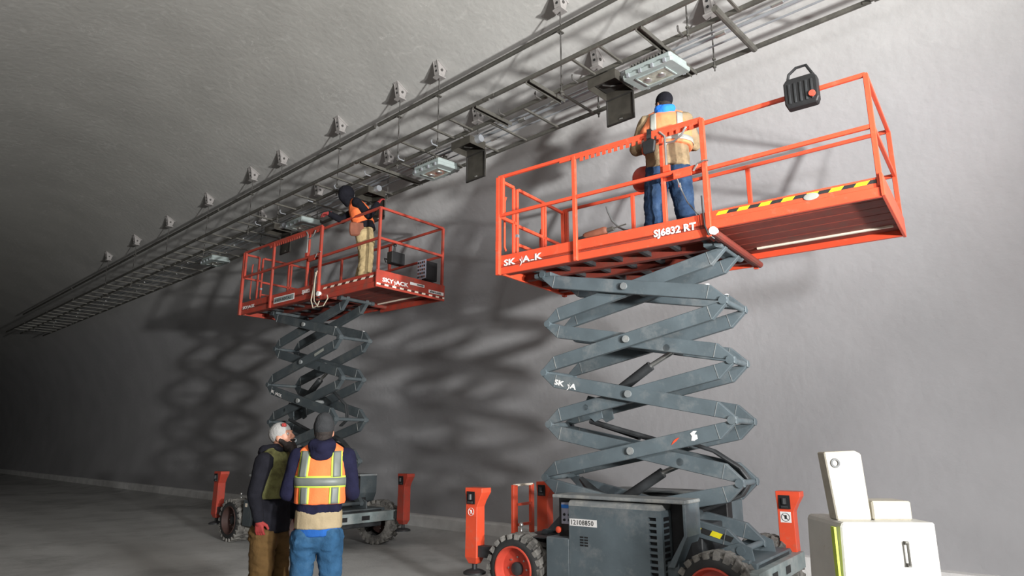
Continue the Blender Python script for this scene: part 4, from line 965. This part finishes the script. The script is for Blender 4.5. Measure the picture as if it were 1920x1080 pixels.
        for s in ('L', 'R'):
            inn = j['sh'+s].lerp(che.lerp(nek, .6), .38); vm.caps(inn, inn.lerp(nek, .6), .096*sl, .085)
        vv = bake(vm, 'safety_vest', style['vest'], P, .010, 4, .008, 6, (1.2, 1.2, .5))
        bm = bmesh.new(); bm.from_mesh(vv.data); bvh = BVHTree.FromBMesh(bm); bm.free()
        def lay(rows, wl, ws, mats_, nm):
            "rows of surface points across the ribbon, smoothed along it, then two layers"
            rows = [r for r in rows if all(p is not None for p in r)]
            for _ in range(4):
                rows = [rows[0]]+[[(rows[i-1][k]+rows[i][k]*2+rows[i+1][k])/4 for k in range(len(rows[i]))] for i in range(1, len(rows)-1)]+[rows[-1]]
            cc = V((0, 0, 0)); cen = sum((p for r in rows for p in r), V((0, 0, 0)))/(len(rows)*len(rows[0])); inner = V((che.x, che.y, cen.z))
            def layer(cols, lift, mm):
                m = MB(); n = len(cols); vs = []
                for r in rows:
                    for k in cols:
                        d = r[k]-V((che.x, che.y-.0, r[k].z)); d = d.normalized() if d.length > .02 else V((0, -1, 0)); vs.append(r[k]+d*lift)
                m.add(vs, [(i*n+k, i*n+k+1, (i+1)*n+k+1, (i+1)*n+k) for i in range(len(rows)-1) for k in range(n-1)])
                ob = m.build(nm, mm, P, smooth='all'); so = ob.modifiers.new('s', 'SOLIDIFY'); so.thickness = .002; so.offset = 0
            if wl: layer(range(len(rows[0])), .006, mats_[0])
            layer(range(1, len(rows[0])-1), .010, mats_[1])
        def strip(pts, wl, ws, dirn, m1_, m2_):
            dirn = V(dirn).normalized(); rows = []
            for i, p in enumerate(pts):
                p = V(p); d = (V(pts[min(i+1, len(pts)-1)])-V(pts[max(i-1, 0)])).normalized(); x = d.cross(dirn).normalized(); row = []
                for a in (-(wl or ws)/2, -ws/2, -ws/4, 0, ws/4, ws/2, (wl or ws)/2):
                    hit = bvh.ray_cast(p+x*a-dirn*.6, dirn, 1.0); row.append(hit[0])
                rows.append(row)
            lay(rows, wl, ws, (m1_, m2_), 'reflective_strip')
        def ring(z, wl, ws, m1_, m2_):
            best = min(torso, key=lambda r: abs(V(r[0]).z-z)); cc = V((best[0][0], best[0][1], z)); rows = []; n = 72
            for i in range(n+1):
                a = 2*PI*i/n; d = V((math.cos(a), math.sin(a), 0)); row = []
                for k in (-(wl or ws)/2, -ws/2, 0, ws/2, (wl or ws)/2):
                    hit = bvh.ray_cast(cc+V((0, 0, k))+d*.6, -d, 1.0); row.append(hit[0])
                rows.append(row)
            lay(rows, wl, ws, (m1_, m2_), 'reflective_band')
        style['strips'](strip, ring)
    # ---- headwear and hair
    if style.get('hair'):
        q = MB(); q.ell(H(0, -.02, .025), (.084, .098, .105), 18, 12, HM); q.ell(H(0, -.06, -.03), (.066, .05, .06), 14, 10, HM)
        bake(q, 'hair', 'hair', P, .008, 2, .003, 40, keep=lambda c: (HM.transposed()@(c-hd)).y < .055)
    if style.get('beard'):
        q = MB(); q.ell(H(0, .045, -.085), (.062, .058, .050), 14, 10, HM); q.ell(H(0, .075, -.125), (.045, .04, .055), 14, 10, HM); q.caps(H(-.066, .01, -.02), H(-.05, .05, -.08), .018, .025); q.caps(H(.066, .01, -.02), H(.05, .05, -.08), .018, .025)
        q.caps(H(-.03, .098, -.047), H(.03, .098, -.047), .008, .008); q.ell(H(0, .07, -.18), (.038, .03, .05), 12, 8, HM)
        bake(q, 'beard', 'hair', P, .006, 2, .005, 45)
    if style.get('beanie'):
        q = MB(); q.ell(H(0, -.022, .062), (.090, .110, .100), 20, 14, HM); tilt = style.get('beanie_tilt', 0)
        if style.get('beanie_tall'): q.ell(H(0, -.03, .10), (.078, .088, .088), 18, 12, HM)
        bn = bake(q, 'beanie', style['beanie'], P, .007, 2, .002, 30, keep=lambda c: (lambda w3: w3.z > .022+.38*max(0, w3.y)*.8-.02 if w3.y > -.02 else w3.z > -.015)(HM.transposed()@(c-hd)))
        so = bn.modifiers.new('s', 'SOLIDIFY'); so.thickness = .006
        if style.get('beanie_badge'):
            e = MB(); e.ell(H(.045, .078, .105), (.024, .012, .020), 12, 8, HM); e.ell(H(.060, .066, .108), (.012, .012, .018), 10, 6, HM); e.build('badge', 'redglove', bn, smooth='all')
    if style.get('hood') == 'up':
        q = MB(); q.ell(H(0, -.03, .03), (.125, .145, .150), 20, 14, HM); q.caps(H(0, -.05, -.05), nek+V((0, -.02, -.02)), .10, .115); q.ell(H(0, -.10, .06), (.07, .06, .07), 14, 10, HM)
        hd_ = bake(q, 'hood', style['jacket'], P, .009, 4, .006, 10, keep=lambda c: (HM.transposed()@(c-hd)).y < .075)
        so = hd_.modifiers.new('s', 'SOLIDIFY'); so.thickness = .006
    if style.get('gloves'):
        for s in ('L', 'R'):
            q = MB(); hand(q, j['wr'+s], j['hd'+s], j['hu'+s], (1 if s == 'L' else -1), style.get('curl', .6), 1.18); q.caps(j['wr'+s]-V(j['hd'+s]).normalized()*.03, j['wr'+s]+V(j['hd'+s]).normalized()*.02, .037, .034)
            bake(q, 'glove', style['gloves'], P, .005, 2)
    return P

# man in orange vest, back to the camera
def stripsA(strip, ring):
    for x in (-.125, .125):
        sg = 1 if x > 0 else -1
        strip([(x+sg*.012*(k/14), 0, 1.625-.215*k/14) for k in range(15)], .088, .060, (0, 1, 0), 'lime', 'silver')
        strip([(x*.98, 0, 1.60-.42*k/14) for k in range(15)], .088, .060, (0, -1, 0), 'lime', 'silver')
    ring(1.37, .098, .066, 'lime', 'silver')
    for x in (-.115, .128): strip([(x, 0, 1.325-.135*k/8) for k in range(9)], .084, .056, (0, 1, 0), 'lime', 'silver')
JA = dict(pelvis=(0, 0, .98), hem=(0, 0, 1.10), chest=(0, -.01, 1.42), neck=(0, -.01, 1.665), head=(0, .03, 1.775), look=(.15, 1, .05),
    shL=(-.205, 0, 1.575), elL=(-.275, .0, 1.27), wrL=(-.16, .23, 1.20), shR=(.205, 0, 1.575), elR=(.275, -.01, 1.27), wrR=(.15, .22, 1.22),
    hdL=(.5, .8, .05), huL=(-.3, .2, 1), hdR=(-.5, .8, .1), huR=(.3, .2, 1),
    hipL=(-.105, 0, .90), knL=(-.12, .02, .49), anL=(-.13, -.01, .09), hipR=(.105, 0, .90), knR=(.125, .02, .49), anR=(.14, -.01, .09), toeL=(-.03, .16, 0), toeR=(.04, .16, 0))
person((-5.03, 3.70, 0), math.radians(48), JA, dict(skin='skin', trousers='jeans', jacket='navy', vest='orangevest', vest_hem=1.19, bulk=1.0, hood='down', hood_drop=True, hair=True, beanie='charknit', beanie_tall=True,
    strips=stripsA, layers=[('shirt_tail', 'cream_cloth', .985, 1.13, .200, .155), ('undershirt', 'bluecloth', .925, 1.05, .190, .148)], leg=.94),
    'man standing with back turned in bright orange vest, navy hoodie and blue jeans')
# bearded man in profile
def stripsB(strip, ring):
    ring(1.22, 0, .05, None, 'silver')
JB = dict(pelvis=(0, 0, .97), hem=(0, 0, .90), chest=(0, 0, 1.38), neck=(0, .0, 1.615), head=(0, .055, 1.735), look=(.06, 1, .36),
    shL=(-.20, 0, 1.53), elL=(-.24, .02, 1.24), wrL=(-.19, .14, 1.02), shR=(.20, 0, 1.53), elR=(.245, -.04, 1.24), wrR=(.235, .02, 1.02),
    hdL=(0, .4, -1), huL=(-1, 0, 0), hdR=(-.05, .12, -1), huR=(1, .1, 0),
    hipL=(-.10, 0, .88), knL=(-.12, .05, .49), anL=(-.13, .02, .09), hipR=(.10, 0, .88), knR=(.12, .0, .49), anR=(.13, -.04, .09), toeL=(0, .17, 0), toeR=(.02, .17, 0))
person((-5.74, 3.70, 0), math.radians(-64), JB, dict(skin='skin', trousers='browncloth', jacket='blackcloth', vest='olive', vest_hem=1.20, hood='down', beanie='greyknit', beanie_badge=True, beard=True, gloves='redglove', strips=stripsB, bulk=.97, leg=1.02, curl=.8, sleeve=1.02),
    'bearded man in grey beanie, black hoodie and dirty lime vest, looking up')
# worker on the right lift
def stripsC(strip, ring):
    for x in (-.13, .15): strip([(x-.01*(k/14), 0, 1.49-.36*k/14) for k in range(15)], 0, .065, (0, 1, 0), None, 'palesilver')
    ring(1.14, 0, .06, None, 'palesilver')
JC = dict(pelvis=(0, 0, .92), hem=(0, 0, .84), chest=(.0, .01, 1.30), neck=(.0, .03, 1.545), head=(-.015, .09, 1.675), look=(-.75, .8, .12),
    shL=(-.21, .03, 1.45), elL=(-.34, .12, 1.17), wrL=(-.20, .36, 1.30), shR=(.21, .03, 1.45), elR=(.31, .08, 1.15), wrR=(.18, .34, 1.26),
    hdL=(.3, .8, .4), huL=(-.5, -.3, .8), hdR=(-.3, .8, .4), huR=(.5, -.3, .8),
    hipL=(-.11, 0, .83), knL=(-.17, .01, .45), anL=(-.20, -.02, .09), hipR=(.11, 0, .83), knR=(.15, .01, .45), anR=(.17, -.02, .09), toeL=(-.04, .16, 0), toeR=(.05, .16, 0))
pc = LR(2.12, .34, 3.7176+.126)
person(pc, math.radians(26), JC, dict(skin='skin2', trousers='darkjeans', jacket='tan', vest='fadedvest', vest_hem=1.08, hood='down', hood_mat='brightblue', hair=True, beanie='blackcloth', strips=stripsC, bulk=1.26, vest_inf=.03, sleeve=1.14, wr=.014, leg=1.22, hood_drop=True),
    'man with blue hood, tan jacket and faded orange vest working on the right lift')
# worker on the left lift
def stripsD(strip, ring): pass
JD = dict(pelvis=(0, 0, .93), hem=(.0, 0, .96), chest=(.0, -.10, 1.28), neck=(.0, -.24, 1.47), head=(.0, -.345, 1.585), look=(-.55, .45, -.35),
    shL=(-.19, -.19, 1.40), elL=(-.12, -.42, 1.18), wrL=(.10, -.62, 1.22), shR=(.19, -.15, 1.41), elR=(.25, .08, 1.15), wrR=(.12, .20, 1.42),
    hdL=(.4, -.7, -.25), huL=(0, -.3, 1), hdR=(-.1, .5, .8), huR=(.5, -.6, .2),
    hipL=(-.10, .0, .85), knL=(-.12, .02, .47), anL=(-.13, -.05, .09), hipR=(.10, 0, .85), knR=(.12, .06, .47), anR=(.13, .04, .09), toeL=(-.02, .16, 0), toeR=(.04, .16, 0))
pd = LL(3.47, .30, 4.1725+.126)
PD = person(pd, math.radians(-46), JD, dict(skin='skin', trousers='khaki', jacket='blackcloth', vest='orangevest', vest_hem=1.06, hood='up', gloves='redglove', strips=stripsD, bulk=1.2, leg=1.3),
    'hooded man in black with orange vest and khaki trousers on the left lift')
m = MB(); m.prism([(-.10, 0), (.10, 0), (.12, .10), (.12, .24), (-.12, .24), (-.12, .08)], (.17, -.12, .80), (0, 1, 0), (0, 0, 1), (1, 0, 0), .07); m.build('tool_belt_pouch', 'leather', PD, .02)
m = MB(); m.loft([((0, 0, 1.02), .185, .15), ((0, 0, 1.07), .187, .152)], 28); m.build('tool_belt', 'leather', PD, smooth=True)
